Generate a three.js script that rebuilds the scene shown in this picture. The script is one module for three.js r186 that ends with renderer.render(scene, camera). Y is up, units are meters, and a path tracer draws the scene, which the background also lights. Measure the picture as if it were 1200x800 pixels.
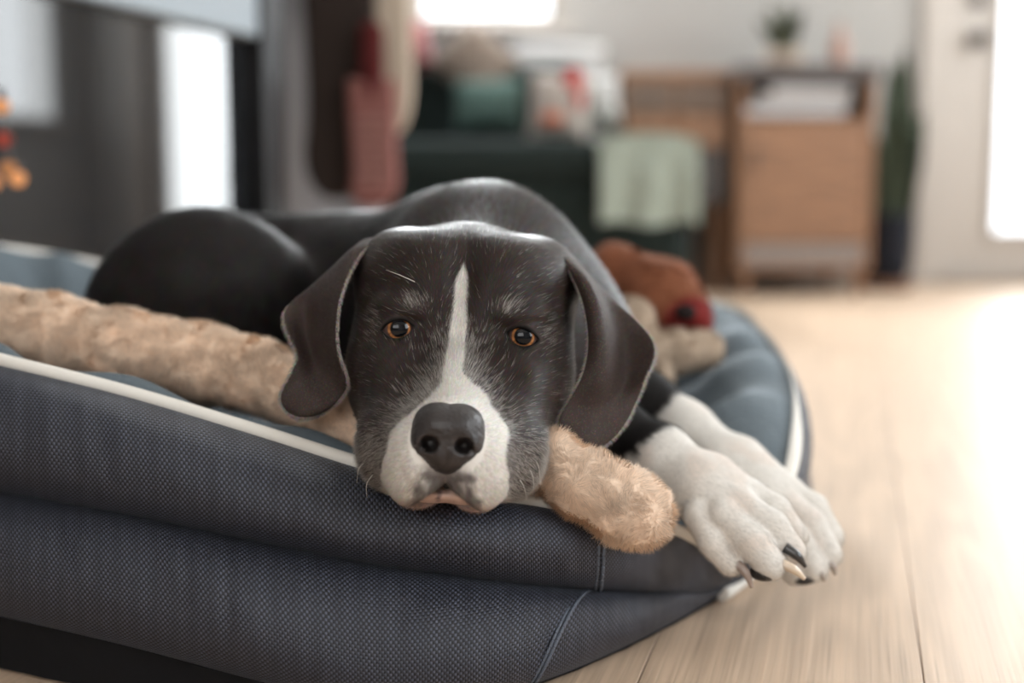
import * as THREE from 'three';
import { RoundedBoxGeometry } from 'three/addons/geometries/RoundedBoxGeometry.js';
import { mergeGeometries } from 'three/addons/utils/BufferGeometryUtils.js';
import { RectAreaLightUniformsLib } from 'three/addons/lights/RectAreaLightUniformsLib.js';

// ------------------------------------------------------------------ camera, light, exposure
const F = 1500, CX = 600, CY = 400, EYE = 0.33, PITCH = Math.atan(184 / 1500);
const scene = new THREE.Scene();
const camera = new THREE.PerspectiveCamera(2 * Math.atan(400 / F) * 180 / Math.PI, 1.5, 0.02, 60);
camera.position.set(0, EYE, 0);
camera.rotation.set(-PITCH, 0, 0);
camera.focus = 0.815;
camera.userData.fStop = 43.75 / 21;
const renderer = new THREE.WebGLRenderer({ antialias: true });
renderer.toneMapping = THREE.LinearToneMapping;
renderer.toneMappingExposure = 0.95;
renderer.shadowMap.enabled = true;
scene.background = new THREE.Color().setRGB(3.0, 3.15, 3.3);
RectAreaLightUniformsLib.init();
function windowLight(name, at, towards, w, h, rgb, power) {
  const l = new THREE.RectAreaLight(new THREE.Color().setRGB(...rgb), power, w, h);
  l.name = name; l.position.set(...at); l.lookAt(...towards); scene.add(l);
  return l;
}
const DAY = [0.93, 0.98, 1.0], DAYWARM = [1.0, 0.93, 0.85];
const WALL_BACK = -4.25, WALL_RIGHT = 2.5, WALL_LEFT = -2.6, WALL_FRONT = 2.2, CEIL = 2.5;
windowLight('daylight_door_window', [1.775, 1.03, WALL_BACK + 0.03], [1.775, 1.03, 0], 0.35, 1.7, DAY, 8.5);
windowLight('daylight_back_window', [-0.085, 1.52, WALL_BACK + 0.03], [-0.085, 1.52, 0], 0.48, 1.36, DAY, 50);
windowLight('daylight_right_window', [WALL_RIGHT - 0.03, 1.35, -2.75], [0, 1.35, -2.75], 2.6, 1.5, DAY, 4.6);
windowLight('daylight_front_window', [-0.9, 1.5, WALL_FRONT - 0.03], [-0.9, 1.5, -2], 2.2, 1.3, DAYWARM, 2.4);
windowLight('added_near_right_fill', [WALL_RIGHT - 0.03, 1.35, 0.45], [0, 1.1, -0.4], 1.6, 1.5, DAY, 6.3);  // added fill from beside the camera, brightens the foreground

// ------------------------------------------------------------------ helpers
const V = (x, y, z) => new THREE.Vector3(x, y, z);
const SP = Math.sin(PITCH), CP = Math.cos(PITCH);
const lerp = (a, b, t) => a + (b - a) * t, clamp = (x, a, b) => Math.max(a, Math.min(b, x));
const sstep = (a, b, x) => { const t = clamp((x - a) / (b - a), 0, 1); return t * t * (3 - 2 * t); };
function ray(px, py) { const cx = (px - CX) / F, cy = -(py - CY) / F; return [cx, cy * CP - SP, -(cy * SP + CP)]; }
// the point of a pixel's ray that lies d metres ahead of the lens / at height y
function pw(px, py, d) { const r = ray(px, py), k = -d / r[2]; return V(r[0] * k, EYE + r[1] * k, -d); }
function pfloor(px, py, y = 0) { const r = ray(px, py), k = (y - EYE) / r[1]; return V(r[0] * k, y, r[2] * k); }
let seedState = 7;
function seed(n) { seedState = n | 0; }
function rnd() { seedState = (seedState + 0x6d2b79f5) | 0; let t = Math.imul(seedState ^ (seedState >>> 15), 1 | seedState); t = (t + Math.imul(t ^ (t >>> 7), 61 | t)) ^ t; return ((t ^ (t >>> 14)) >>> 0) / 4294967296; }
function hash3(x, y, z) { let h = Math.imul(x, 374761393) ^ Math.imul(y, 668265263) ^ Math.imul(z, 2147483647 ^ 0x5bd1e995); h = Math.imul(h ^ (h >>> 13), 1274126177); return ((h ^ (h >>> 16)) >>> 0) / 4294967296; }
function noise3(x, y, z) {
  const ix = Math.floor(x), iy = Math.floor(y), iz = Math.floor(z), q = (t) => t * t * (3 - 2 * t), fx = q(x - ix), fy = q(y - iy), fz = q(z - iz);
  let s = 0;
  for (let c = 0; c < 8; c++) { const a = c & 1, b = (c >> 1) & 1, d = c >> 2; s += hash3(ix + a, iy + b, iz + d) * (a ? fx : 1 - fx) * (b ? fy : 1 - fy) * (d ? fz : 1 - fz); }
  return s * 2 - 1;
}
const fbm = (x, y, z, n = 3) => { let s = 0, a = 0.5; for (let i = 0; i < n; i++, a *= 0.5) { s += a * noise3(x, y, z); x *= 2.03; y *= 2.01; z *= 2.05; } return s; };
const names = new Map();
function numbered(n) { const k = names.get(n) ?? 0; names.set(n, k + 1); return k ? `${n}_${String(k).padStart(3, '0')}` : n; }
function shade(m) { m.castShadow = m.receiveShadow = true; return m; }
function part(name, geo, mat, parent) { const m = shade(new THREE.Mesh(geo, mat)); m.name = name; parent.add(m); return m; }
function tag(o, label, category, group) { o.userData.label = label; o.userData.category = category; if (group) o.userData.group = group; return o; }
function thing(name, label, category, at = [0, 0, 0], turn = 0, group) { const g = new THREE.Group(); g.name = numbered(name); g.position.set(...at); g.rotation.y = turn; scene.add(g); return tag(g, label, category, group); }
function structure(name, geo, mat) { const m = shade(new THREE.Mesh(geo, mat)); m.name = name; m.userData.kind = 'structure'; scene.add(m); return m; }
const box = (w, h, d, x = 0, y = 0, z = 0) => new THREE.BoxGeometry(w, h, d).translate(x, y, z);
const rbox = (w, h, d, r, x = 0, y = 0, z = 0, seg = 3) => new RoundedBoxGeometry(w, h, d, seg, r).translate(x, y, z);
const lin = (r, g, b) => new THREE.Color().setRGB(r, g, b);
const mat = (rgb, rough = 0.8, more = {}) => new THREE.MeshPhysicalMaterial({ color: lin(...rgb), roughness: rough, ...more });
function dataTexture(n, m, fn, srgb) {   // fn(u, v) -> [r, g, b] 0..1
  const a = new Uint8Array(n * m * 4);
  for (let y = 0; y < m; y++) for (let x = 0; x < n; x++) { const c = fn((x + 0.5) / n, (y + 0.5) / m), o = (y * n + x) * 4; for (let k = 0; k < 3; k++) a[o + k] = clamp(c[k] * 255, 0, 255); a[o + 3] = 255; }
  const t = new THREE.DataTexture(a, n, m); t.wrapS = t.wrapT = THREE.RepeatWrapping; t.magFilter = THREE.LinearFilter; t.minFilter = THREE.LinearMipmapLinearFilter; if (srgb) t.colorSpace = THREE.SRGBColorSpace; t.needsUpdate = true; return t;
}
const catmull = (p0, p1, p2, p3, t) => 0.5 * (2 * p1 + (p2 - p0) * t + (2 * p0 - 5 * p1 + 4 * p2 - p3) * t * t + (3 * p1 - p0 - 3 * p2 + p3) * t * t * t);
function along(list, s, closed) {  // list of arrays, s in stations
  const n = list.length, i = Math.floor(s), t = s - i, at = (k) => closed ? list[((k % n) + n) % n] : list[clamp(k, 0, n - 1)];
  return list[0].map((_, c) => catmull(at(i - 1)[c], at(i)[c], at(i + 1)[c], at(i + 2)[c], t));
}
// a grid of points (rows x cols) as a surface; closed rows wrap round
function gridGeometry(rows, cols, fn, closeU = false) {
  const pos = [], uv = [], idx = [];
  for (let i = 0; i < rows; i++) for (let j = 0; j < cols; j++) { const p = fn(i / (rows - 1), j / (cols - 1)); pos.push(p[0], p[1], p[2]); uv.push(p[3] ?? i / (rows - 1), p[4] ?? j / (cols - 1)); }
  for (let i = 0; i < rows - 1; i++) for (let j = 0; j < cols - 1; j++) { const a = i * cols + j, b = a + cols; idx.push(a, b, a + 1, b, b + 1, a + 1); }
  const g = new THREE.BufferGeometry();
  g.setAttribute('position', new THREE.Float32BufferAttribute(pos, 3)); g.setAttribute('uv', new THREE.Float32BufferAttribute(uv, 2)); g.setIndex(idx); g.computeVertexNormals();
  if (closeU) { const n = g.attributes.normal; for (let j = 0; j < cols; j++) { const a = j, b = (rows - 1) * cols + j; const v = V(n.getX(a) + n.getX(b), n.getY(a) + n.getY(b), n.getZ(a) + n.getZ(b)).normalize(); n.setXYZ(a, v.x, v.y, v.z); n.setXYZ(b, v.x, v.y, v.z); } }
  return g;
}
// tube through points with a radius at each
function tube(points, radii, seg = 10, per = 8, caps = true) {
  const curve = new THREE.CatmullRomCurve3(points), n = (points.length - 1) * per, fr = curve.computeFrenetFrames(n, false), pos = [], idx = [], uv = [];
  let len = 0, last = null;
  for (let i = 0; i <= n; i++) {
    const t = i / n, c = curve.getPoint(t), N = fr.normals[i], B = fr.binormals[i], q = t * (points.length - 1), k = Math.min(Math.floor(q), points.length - 2), r = lerp(radii[k] ?? radii[0], radii[k + 1] ?? radii[0], q - k);
    if (last) len += c.distanceTo(last); last = c;
    for (let j = 0; j <= seg; j++) { const a = j / seg * 2 * Math.PI, co = Math.cos(a) * r, si = Math.sin(a) * r; pos.push(c.x + N.x * co + B.x * si, c.y + N.y * co + B.y * si, c.z + N.z * co + B.z * si); uv.push(len, j / seg * r * 6.28); }
  }
  for (let i = 0; i < n; i++) for (let j = 0; j < seg; j++) { const a = i * (seg + 1) + j, b = a + seg + 1; idx.push(a, a + 1, b, b, a + 1, b + 1); }
  if (caps) for (const [row, flip] of [[0, 1], [n, 0]]) { const c = curve.getPoint(row / n), o = pos.length / 3; pos.push(c.x, c.y, c.z); uv.push(0, 0); for (let j = 0; j < seg; j++) { const a = row * (seg + 1) + j; flip ? idx.push(o, a + 1, a) : idx.push(o, a, a + 1); } }
  const g = new THREE.BufferGeometry(); g.setAttribute('position', new THREE.Float32BufferAttribute(pos, 3)); g.setAttribute('uv', new THREE.Float32BufferAttribute(uv, 2)); g.setIndex(idx); g.computeVertexNormals(); return g;
}
// ---- distance fields
const ell = (x, y, z, c, r) => { const a = (x - c[0]) / r[0], b = (y - c[1]) / r[1], d = (z - c[2]) / r[2], k0 = Math.sqrt(a * a + b * b + d * d), e = a / r[0], f = b / r[1], g = d / r[2], k1 = Math.sqrt(e * e + f * f + g * g); return k1 < 1e-9 ? -Math.min(...r) : k0 * (k0 - 1) / k1; };
const bone = (x, y, z, a, b, ra, rb) => { const bx = b[0] - a[0], by = b[1] - a[1], bz = b[2] - a[2], px = x - a[0], py = y - a[1], pz = z - a[2], t = clamp((px * bx + py * by + pz * bz) / (bx * bx + by * by + bz * bz), 0, 1), dx = px - bx * t, dy = py - by * t, dz = pz - bz * t; return Math.sqrt(dx * dx + dy * dy + dz * dz) - (ra + (rb - ra) * t); };
const smin = (a, b, k) => { const h = Math.max(k - Math.abs(a - b), 0) / k; return Math.min(a, b) - h * h * k * 0.25; };
const smax = (a, b, k) => -smin(-a, -b, k);
// surface nets of a field between lo and hi with cells of h, looked at finely only near the surface
function netField(f, lo, hi, h) {
  const B = 4, n = [0, 1, 2].map((k) => Math.ceil((hi[k] - lo[k]) / h / B) * B + 1), [nx, ny, nz] = n, val = new Float32Array(nx * ny * nz), at = (i, j, k) => (k * ny + j) * nx + i;
  for (let k = 0; k < nz; k += B) for (let j = 0; j < ny; j += B) for (let i = 0; i < nx; i += B) {
    const c = f(lo[0] + (i + B / 2) * h, lo[1] + (j + B / 2) * h, lo[2] + (k + B / 2) * h), near = Math.abs(c) < B * h * 1.35;
    for (let c2 = k; c2 < Math.min(k + B, nz); c2++) for (let b = j; b < Math.min(j + B, ny); b++) for (let a = i; a < Math.min(i + B, nx); a++) val[at(a, b, c2)] = near ? f(lo[0] + a * h, lo[1] + b * h, lo[2] + c2 * h) : c;
  }
  const id = new Int32Array(nx * ny * nz).fill(-1), pos = [], idx = [];
  for (let k = 0; k < nz - 1; k++) for (let j = 0; j < ny - 1; j++) for (let i = 0; i < nx - 1; i++) {
    const v = []; let m = 0;
    for (let c = 0; c < 8; c++) { const q = val[at(i + (c & 1), j + ((c >> 1) & 1), k + (c >> 2))]; v.push(q); if (q < 0) m |= 1 << c; }
    if (m === 0 || m === 255) continue;
    let sx = 0, sy = 0, sz = 0, cnt = 0;
    for (let c = 0; c < 8; c++) for (const bit of [1, 2, 4]) { if (c & bit) continue; const d = c | bit; if ((v[c] < 0) === (v[d] < 0)) continue; const t = v[c] / (v[c] - v[d]); sx += (c & 1) + (bit === 1 ? t : 0); sy += ((c >> 1) & 1) + (bit === 2 ? t : 0); sz += (c >> 2) + (bit === 4 ? t : 0); cnt++; }
    id[at(i, j, k)] = pos.length / 3; pos.push(lo[0] + (i + sx / cnt) * h, lo[1] + (j + sy / cnt) * h, lo[2] + (k + sz / cnt) * h);
  }
  const quad = (a, b, c, d, flip) => { if (a < 0 || b < 0 || c < 0 || d < 0) return; flip ? idx.push(a, c, b, a, d, c) : idx.push(a, b, c, a, c, d); };
  for (let k = 1; k < nz - 1; k++) for (let j = 1; j < ny - 1; j++) for (let i = 1; i < nx - 1; i++) {
    const s = val[at(i, j, k)] < 0;
    if (s !== val[at(i + 1, j, k)] < 0) quad(id[at(i, j - 1, k - 1)], id[at(i, j, k - 1)], id[at(i, j, k)], id[at(i, j - 1, k)], !s);
    if (s !== val[at(i, j + 1, k)] < 0) quad(id[at(i - 1, j, k - 1)], id[at(i - 1, j, k)], id[at(i, j, k)], id[at(i, j, k - 1)], !s);
    if (s !== val[at(i, j, k + 1)] < 0) quad(id[at(i - 1, j - 1, k)], id[at(i, j - 1, k)], id[at(i, j, k)], id[at(i - 1, j, k)], !s);
  }
  const g = new THREE.BufferGeometry(), nor = new Float32Array(pos.length), e = h * 0.7;
  for (let q = 0; q < pos.length; q += 3) {
    const [x, y, z] = [pos[q], pos[q + 1], pos[q + 2]]; let a = f(x + e, y, z) - f(x - e, y, z), b = f(x, y + e, z) - f(x, y - e, z), c = f(x, y, z + e) - f(x, y, z - e); const l = Math.hypot(a, b, c) || 1;
    nor[q] = a / l; nor[q + 1] = b / l; nor[q + 2] = c / l;
  }
  g.setAttribute('position', new THREE.Float32BufferAttribute(pos, 3)); g.setAttribute('normal', new THREE.BufferAttribute(nor, 3)); g.setIndex(idx); return g;
}
function paint(g, fn) { const p = g.attributes.position, n = g.attributes.normal, c = new Float32Array(p.count * 3); for (let i = 0; i < p.count; i++) { const q = fn(p.getX(i), p.getY(i), p.getZ(i), n.getX(i), n.getY(i), n.getZ(i)); c[i * 3] = q[0]; c[i * 3 + 1] = q[1]; c[i * 3 + 2] = q[2]; } g.setAttribute('color', new THREE.BufferAttribute(c, 3)); return g; }
// short hairs on a surface: one thin tapering blade each; style(p, n) -> null or { len, dir, lift, col, wide }
function hairs(g, count, style, shine = 0.8) {
  const P = g.attributes.position.array, N = g.attributes.normal.array, I = g.index.array, acc = new Float64Array(I.length / 3); let sum = 0;
  for (let t = 0; t < acc.length; t++) { const a = I[t * 3] * 3, b = I[t * 3 + 1] * 3, c = I[t * 3 + 2] * 3, ux = P[b] - P[a], uy = P[b + 1] - P[a + 1], uz = P[b + 2] - P[a + 2], vx = P[c] - P[a], vy = P[c + 1] - P[a + 1], vz = P[c + 2] - P[a + 2]; sum += Math.hypot(uy * vz - uz * vy, uz * vx - ux * vz, ux * vy - uy * vx); acc[t] = sum; }
  const pos = new Float32Array(count * 9), nor = new Float32Array(count * 9), col = new Float32Array(count * 9); let k = 0;
  const p = [0, 0, 0], n = [0, 0, 0];
  for (let i = 0; i < count; i++) {
    const want = rnd() * sum; let lo = 0, hi = acc.length - 1; while (lo < hi) { const m = (lo + hi) >> 1; acc[m] < want ? lo = m + 1 : hi = m; }
    let u = rnd(), v = rnd(); if (u + v > 1) { u = 1 - u; v = 1 - v; } const w = 1 - u - v, a = I[lo * 3] * 3, b = I[lo * 3 + 1] * 3, c = I[lo * 3 + 2] * 3;
    for (let q = 0; q < 3; q++) { p[q] = P[a + q] * w + P[b + q] * u + P[c + q] * v; n[q] = N[a + q] * w + N[b + q] * u + N[c + q] * v; }
    const l0 = Math.hypot(...n) || 1; n[0] /= l0; n[1] /= l0; n[2] /= l0;
    const s = style(p, n); if (!s) continue;
    let d = s.dir.slice(); const dn = d[0] * n[0] + d[1] * n[1] + d[2] * n[2]; d = d.map((x, q) => x - n[q] * dn); const dl = Math.hypot(...d) || 1; d = d.map((x, q) => x / dl + n[q] * s.lift); const dl2 = Math.hypot(...d); d = d.map((x) => x / dl2);
    const side = [n[1] * d[2] - n[2] * d[1], n[2] * d[0] - n[0] * d[2], n[0] * d[1] - n[1] * d[0]], sl = Math.hypot(...side) || 1, hw = s.wide / sl / 2, o = k * 9;
    for (let q = 0; q < 3; q++) { pos[o + q] = p[q] + side[q] * hw - n[q] * s.wide; pos[o + 3 + q] = p[q] - side[q] * hw - n[q] * s.wide; pos[o + 6 + q] = p[q] + d[q] * s.len; const nn = n[q] * shine + d[q] * 0.15; nor[o + q] = nn + side[q] / sl * 0.35; nor[o + 3 + q] = nn - side[q] / sl * 0.35; nor[o + 6 + q] = nn; for (let v3 = 0; v3 < 3; v3++) col[o + v3 * 3 + q] = s.col[q]; }
    for (let v3 = 0; v3 < 3; v3++) { const z = o + v3 * 3, l = Math.hypot(nor[z], nor[z + 1], nor[z + 2]) || 1; nor[z] /= l; nor[z + 1] /= l; nor[z + 2] /= l; }
    k++;
  }
  const h = new THREE.BufferGeometry(); h.setAttribute('position', new THREE.BufferAttribute(pos.slice(0, k * 9), 3)); h.setAttribute('normal', new THREE.BufferAttribute(nor.slice(0, k * 9), 3)); h.setAttribute('color', new THREE.BufferAttribute(col.slice(0, k * 9), 3));
  h.setIndex(new THREE.BufferAttribute(new Uint32Array(k * 3).map((_, i) => i), 1)); return h;
}
const bare = (g) => { const h = new THREE.BufferGeometry(); for (const k of ['position', 'normal', 'color']) if (g.attributes[k]) h.setAttribute(k, g.attributes[k]); h.setIndex(g.index); return h; };

// ------------------------------------------------------------------ the room
const plaster = dataTexture(256, 256, (u, v) => { const n = 0.93 + 0.05 * fbm(u * 9, v * 9, 3, 4); return [n, n, n]; });
const wallMat = mat([0.36, 0.345, 0.325], 0.9, { bumpMap: plaster, bumpScale: 0.001 });
const trimMat = mat([0.42, 0.375, 0.335], 0.55);
const ceilMat = mat([0.78, 0.77, 0.75], 0.95);
const T = 0.12;
function holedWall(name, w, h, holes, place) {   // a wall slab with rectangular openings; x along the wall
  const s = new THREE.Shape([[0, 0], [w, 0], [w, h], [0, h]].map(([x, y]) => new THREE.Vector2(x, y)));
  for (const [x0, y0, x1, y1] of holes) s.holes.push(new THREE.Path([[x0, y0], [x0, y1], [x1, y1], [x1, y0]].map(([x, y]) => new THREE.Vector2(x, y))));
  const m = structure(name, new THREE.ExtrudeGeometry(s, { depth: T, bevelEnabled: false }), wallMat); place(m); return m;
}
const RW = WALL_RIGHT - WALL_LEFT, RD = WALL_FRONT - WALL_BACK;
holedWall('wall_back', RW, CEIL, [[1.42 - WALL_LEFT, 0, 2.12 - WALL_LEFT, 2.05], [-0.325 - WALL_LEFT, 0.84, 0.155 - WALL_LEFT, 2.2]], (m) => m.position.set(WALL_LEFT, 0, WALL_BACK - T));
holedWall('wall_right', RD, CEIL, [[0.20, 0.6, 2.80, 2.1], [3.9, 0.6, 5.5, 2.1]], (m) => { m.rotation.y = -Math.PI / 2; m.position.set(WALL_RIGHT + T, 0, WALL_BACK); });
holedWall('wall_left', RD, CEIL, [], (m) => { m.rotation.y = -Math.PI / 2; m.position.set(WALL_LEFT, 0, WALL_BACK); });
holedWall('wall_front', RW, CEIL, [[0.6, 0.85, 2.8, 2.15]], (m) => m.position.set(WALL_LEFT, 0, WALL_FRONT));
structure('ceiling', box(RW + 0.3, 0.12, RD + 0.3, (WALL_LEFT + WALL_RIGHT) / 2, CEIL + 0.06, (WALL_BACK + WALL_FRONT) / 2), ceilMat);
for (const [n, w, d, x, z] of [['baseboard_back', 1.42 - WALL_LEFT, 0.015, (1.42 + WALL_LEFT) / 2, WALL_BACK + 0.0075], ['baseboard_right', 0.015, RD, WALL_RIGHT - 0.0075, (WALL_BACK + WALL_FRONT) / 2]]) structure(n, box(w, 0.1, d, x, 0.05, z), trimMat);
// windows: frame, glass
const paneMat = new THREE.MeshPhysicalMaterial({ color: 0xffffff, transmission: 1, roughness: 0.02, thickness: 0, ior: 1.45 });
function windowIn(name, w, h, bars, place) {
  const g = new THREE.Group(); g.name = name; g.userData.kind = 'structure'; scene.add(g); place(g);
  const f = 0.035, dpt = 0.08;
  for (const [a, b, x, y] of [[w, f, 0, f / 2], [w, f, 0, h - f / 2], [f, h, -w / 2 + f / 2, h / 2], [f, h, w / 2 - f / 2, h / 2]]) part('window_frame', rbox(a, b, dpt, 0.004, x, y, -0.06), trimMat, g);
  for (let k = 1; k < bars; k++) part('window_bar', rbox(0.025, h, 0.05, 0.004, -w / 2 + w * k / bars, h / 2, -0.07), trimMat, g);
  part('window_sill', rbox(w + 0.1, 0.025, 0.16, 0.005, 0, -0.0125, 0), trimMat, g);
  part('pane', box(w - 2 * f, h - 2 * f, 0.004, 0, h / 2, -0.085), paneMat, g);
  return g;
}
windowIn('window_1', 0.48, 1.36, 1, (g) => g.position.set(-0.085, 0.84, WALL_BACK));
windowIn('window_2', 2.6, 1.5, 3, (g) => { g.rotation.y = -Math.PI / 2; g.position.set(WALL_RIGHT, 0.6, -2.75); });
windowIn('added_window_4', 1.6, 1.5, 2, (g) => { g.rotation.y = -Math.PI / 2; g.position.set(WALL_RIGHT, 0.6, 0.45); });  // unseen window added to go with the foreground fill
windowIn('window_3', 2.2, 1.3, 3, (g) => { g.rotation.y = Math.PI; g.position.set(-0.9, 0.85, WALL_FRONT); });
// glazed door with its lock and knob
{
  const g = new THREE.Group(); g.name = 'door_1'; g.userData.kind = 'structure'; g.position.set(1.42, 0, WALL_BACK - 0.03); scene.add(g);
  const s = new THREE.Shape([[0.005, 0.01], [0.695, 0.01], [0.695, 2.04], [0.005, 2.04]].map(([x, y]) => new THREE.Vector2(x, y)));
  s.holes.push(new THREE.Path([[0.18, 0.17], [0.18, 1.88], [0.53, 1.88], [0.53, 0.17]].map(([x, y]) => new THREE.Vector2(x, y))));
  part('door_leaf', new THREE.ExtrudeGeometry(s, { depth: 0.04, bevelEnabled: false }).translate(0, 0, -0.04), trimMat, g);
  for (const [w, h, x, y] of [[0.4, 0.02, 0.355, 0.165], [0.4, 0.02, 0.355, 1.885], [0.02, 1.72, 0.175, 1.025], [0.02, 1.72, 0.535, 1.025]]) part('glazing_bead', rbox(w, h, 0.02, 0.004, x, y, 0.004), trimMat, g);
  part('pane', box(0.35, 1.71, 0.005, 0.355, 1.025, -0.02), paneMat, g);
  const metal = mat([0.06, 0.055, 0.05], 0.35, { metalness: 0.8 });
  for (const [y, r] of [[0.93, 0.028], [0.80, 0.026]]) { part('knob_plate', new THREE.CylinderGeometry(r, r, 0.012, 20).rotateX(Math.PI / 2).translate(0.1, y, 0.006), metal, g); }
  part('door_knob', new THREE.SphereGeometry(0.026, 16, 12).translate(0.1, 0.80, 0.045), metal, g);
  part('deadbolt', rbox(0.014, 0.04, 0.02, 0.004, 0.1, 0.93, 0.022), metal, g);
  for (const [w, h, x, y] of [[0.09, 2.14, -0.045, 1.07], [0.09, 2.14, 0.745, 1.07], [0.88, 0.09, 0.35, 2.095]]) part('casing', rbox(w, h, 0.025, 0.005, x, y, 0.042), trimMat, g);
  part('threshold', rbox(0.72, 0.02, 0.1, 0.004, 0.35, 0.01, 0.03), mat([0.25, 0.2, 0.16], 0.5), g);
}
// oak floor, plank by plank
{
  const N = 512;
  const grain = (sd) => (u, v) => {   // u across the plank, v along it
    const warp = fbm(u * 3 + sd, v * 5, sd, 3) * 0.55, ring = Math.sin((u * 9 + warp * 9 + Math.pow(Math.abs(u - 0.5 + 0.1 * Math.sin(v * 6.28)), 1.6) * 16) * 3.1), fine = fbm(u * 90, v * 10, sd + 5, 3), pore = Math.max(0, fbm(u * 150, v * 22, sd + 9, 2) - 0.12);
    const k = 0.93 + 0.03 * ring + 0.05 * fine - 0.28 * pore; return [0.82 * k, 0.715 * k, 0.615 * k];
  };
  const mats = [0, 1, 2].map((s) => {
    const t = dataTexture(256, N, grain(s * 3.7 + 1), true), b = dataTexture(256, N, (u, v) => { const n = 0.6 + 0.35 * fbm(u * 110, v * 14, s + 5, 3); return [n, n, n]; });
    return mat([0.96, 0.96, 0.96], 0.6, { map: t, bumpMap: b, bumpScale: 0.0005, specularIntensity: 0.6, clearcoat: 0.35, clearcoatRoughness: 0.34 });
  });
  const floor = new THREE.Group(); floor.name = 'floor'; floor.userData.kind = 'structure'; scene.add(floor);
  part('subfloor', box(8.6, 0.1, 10, 0, -0.066, -1), mat([0.2, 0.15, 0.1], 0.9), floor);
  seed(11); const W = 0.185, gap = 0.0007; floor.rotation.y = -0.26;
  const geos = [1.9, 2.2].map((l) => { const g = rbox(W - gap, 0.016, l - gap, 0.0009, 0, 0, 0, 1); const p = g.attributes.position, uv = g.attributes.uv; for (let i = 0; i < p.count; i++) uv.setXY(i, p.getX(i) / W + 0.5, p.getZ(i) / 2.2 + 0.5); return g; });
  let k = 0;
  for (let i = 0; i < 45; i++) {
    let z = -5.6 - rnd() * 1.5;
    while (z < 3.2) { const li = rnd() < 0.5 ? 0 : 1, l = [1.9, 2.2][li]; const m = part('plank', geos[li], mats[(k++ * 2 + i) % 3], floor); m.position.set(-4.2 + W * (i + 0.5), -0.008, z + l / 2); if (rnd() < 0.5) m.rotation.y = Math.PI; z += l; }
  }
}

// ------------------------------------------------------------------ the dog bed
// stations round the bed: six rails each (floor, strip top, lower bulge, crease, upper bulge, piping), read off the photograph in front and carried on round the back
const bedStations = [];
{
  const front = [ // x, yFloor, yStrip, yCrease, dCrease, yPipe, dPipe
    [-330, 700, 650, 505, 1.01, 345, 1.04], [-160, 742, 685, 543, 0.93, 385, 0.955],
    [0, 783, 722, 575, 0.868, 425, 0.895], [150, 812, 757, 601, 0.83, 463, 0.872], [300, 830, 797, 632, 0.81, 508, 0.852], [440, 835, 829, 660, 0.806, 552, 0.838],
    [560, 822, 820, 676, 0.815, 580, 0.83], [640, 799, 797, 686, 0.837, 593, 0.836], [720, 766, 764, 692, 0.872, 608, 0.862], [792, 730, 728, 694, 0.925, 624, 0.9], [846, 699, 697, 688, 0.985, 640, 0.935],
  ];
  for (const [x, yf, ys, yk, dk, yp, dp] of front) {
    const f = pfloor(x, yf, 0.002), df = -f.z, s = pw(x, ys, df + 0.004), k = pw(x, yk, dk + 0.02 * sstep(860, 720, x)), p = pw(x, yp, dp), out = 0.020 * sstep(860, 700, x) + 0.004;
    const l = pw(x, lerp(ys, yk, 0.58), Math.min(lerp(df, dk, 0.5), df + 0.02) - out * 1.1), u = pw(x, lerp(yk, yp, 0.38), lerp(dk, dp, 0.3) - out * 1.5);
    bedStations.push([f, s, l, k, u, p]);
  }
  const side = (fx, fd, px, pd, ph, nx, nd) => { // world x and distance of the foot and of the piping, piping height, outward direction
    const f = V(fx, 0.002, -fd), p = V(px, ph, -pd), at = (t, o) => V(lerp(fx, px, t) + nx * o, 0.002 + (ph - 0.002) * t, -(lerp(fd, pd, t) + nd * o));
    bedStations.push([f, at(0.06, 0.002), at(0.25, 0.012), at(0.47, 0.002), at(0.75, 0.014), p]);
  };
  const pr = (px, py, d) => { const v = pw(px, py, d); return [v.x, d, v.y]; };
  side(0.205, 1.06, ...pr(903, 600, 0.955), 1, 0); side(0.24, 1.12, ...pr(928, 545, 1.0), 1, 0);
  side(0.285, 1.24, ...pr(932, 480, 1.11), 1, 0); side(0.30, 1.34, ...pr(922, 432, 1.23), 1, 0); side(0.29, 1.46, ...pr(893, 392, 1.35), 1, 0.3); side(0.25, 1.55, ...pr(850, 362, 1.47), 0.7, 0.7);
  side(0.16, 1.60, 0.13, 1.535, 0.19, 0, 1); side(-0.1, 1.62, -0.1, 1.55, 0.19, 0, 1); side(-0.35, 1.6, -0.35, 1.52, 0.205, 0, 1); side(-0.54, 1.56, -0.52, 1.47, 0.245, -0.2, 1); side(-0.655, 1.46, -0.62, 1.38, 0.265, -0.7, 0.7);
  side(-0.73, 1.31, -0.69, 1.26, 0.27, -1, 0); side(-0.755, 1.14, -0.71, 1.14, 0.255, -1, -0.3);
}
const BN = bedStations.length;
const bedRail = (r, s) => along(bedStations.map((st) => [st[r].x, st[r].y, st[r].z]), s, true);
const railLen = []; { let len = 0, last = null; for (let i = 0; i <= BN * 16; i++) { const p = bedRail(4, (i / 16) % BN); if (last) len += Math.hypot(p[0] - last[0], p[1] - last[1], p[2] - last[2]); last = p; railLen.push(len); } }
const lenAt = (s) => { const q = clamp(s, 0, BN) * 16, i = Math.min(Math.floor(q), railLen.length - 2); return lerp(railLen[i], railLen[i + 1], q - i); };
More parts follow.
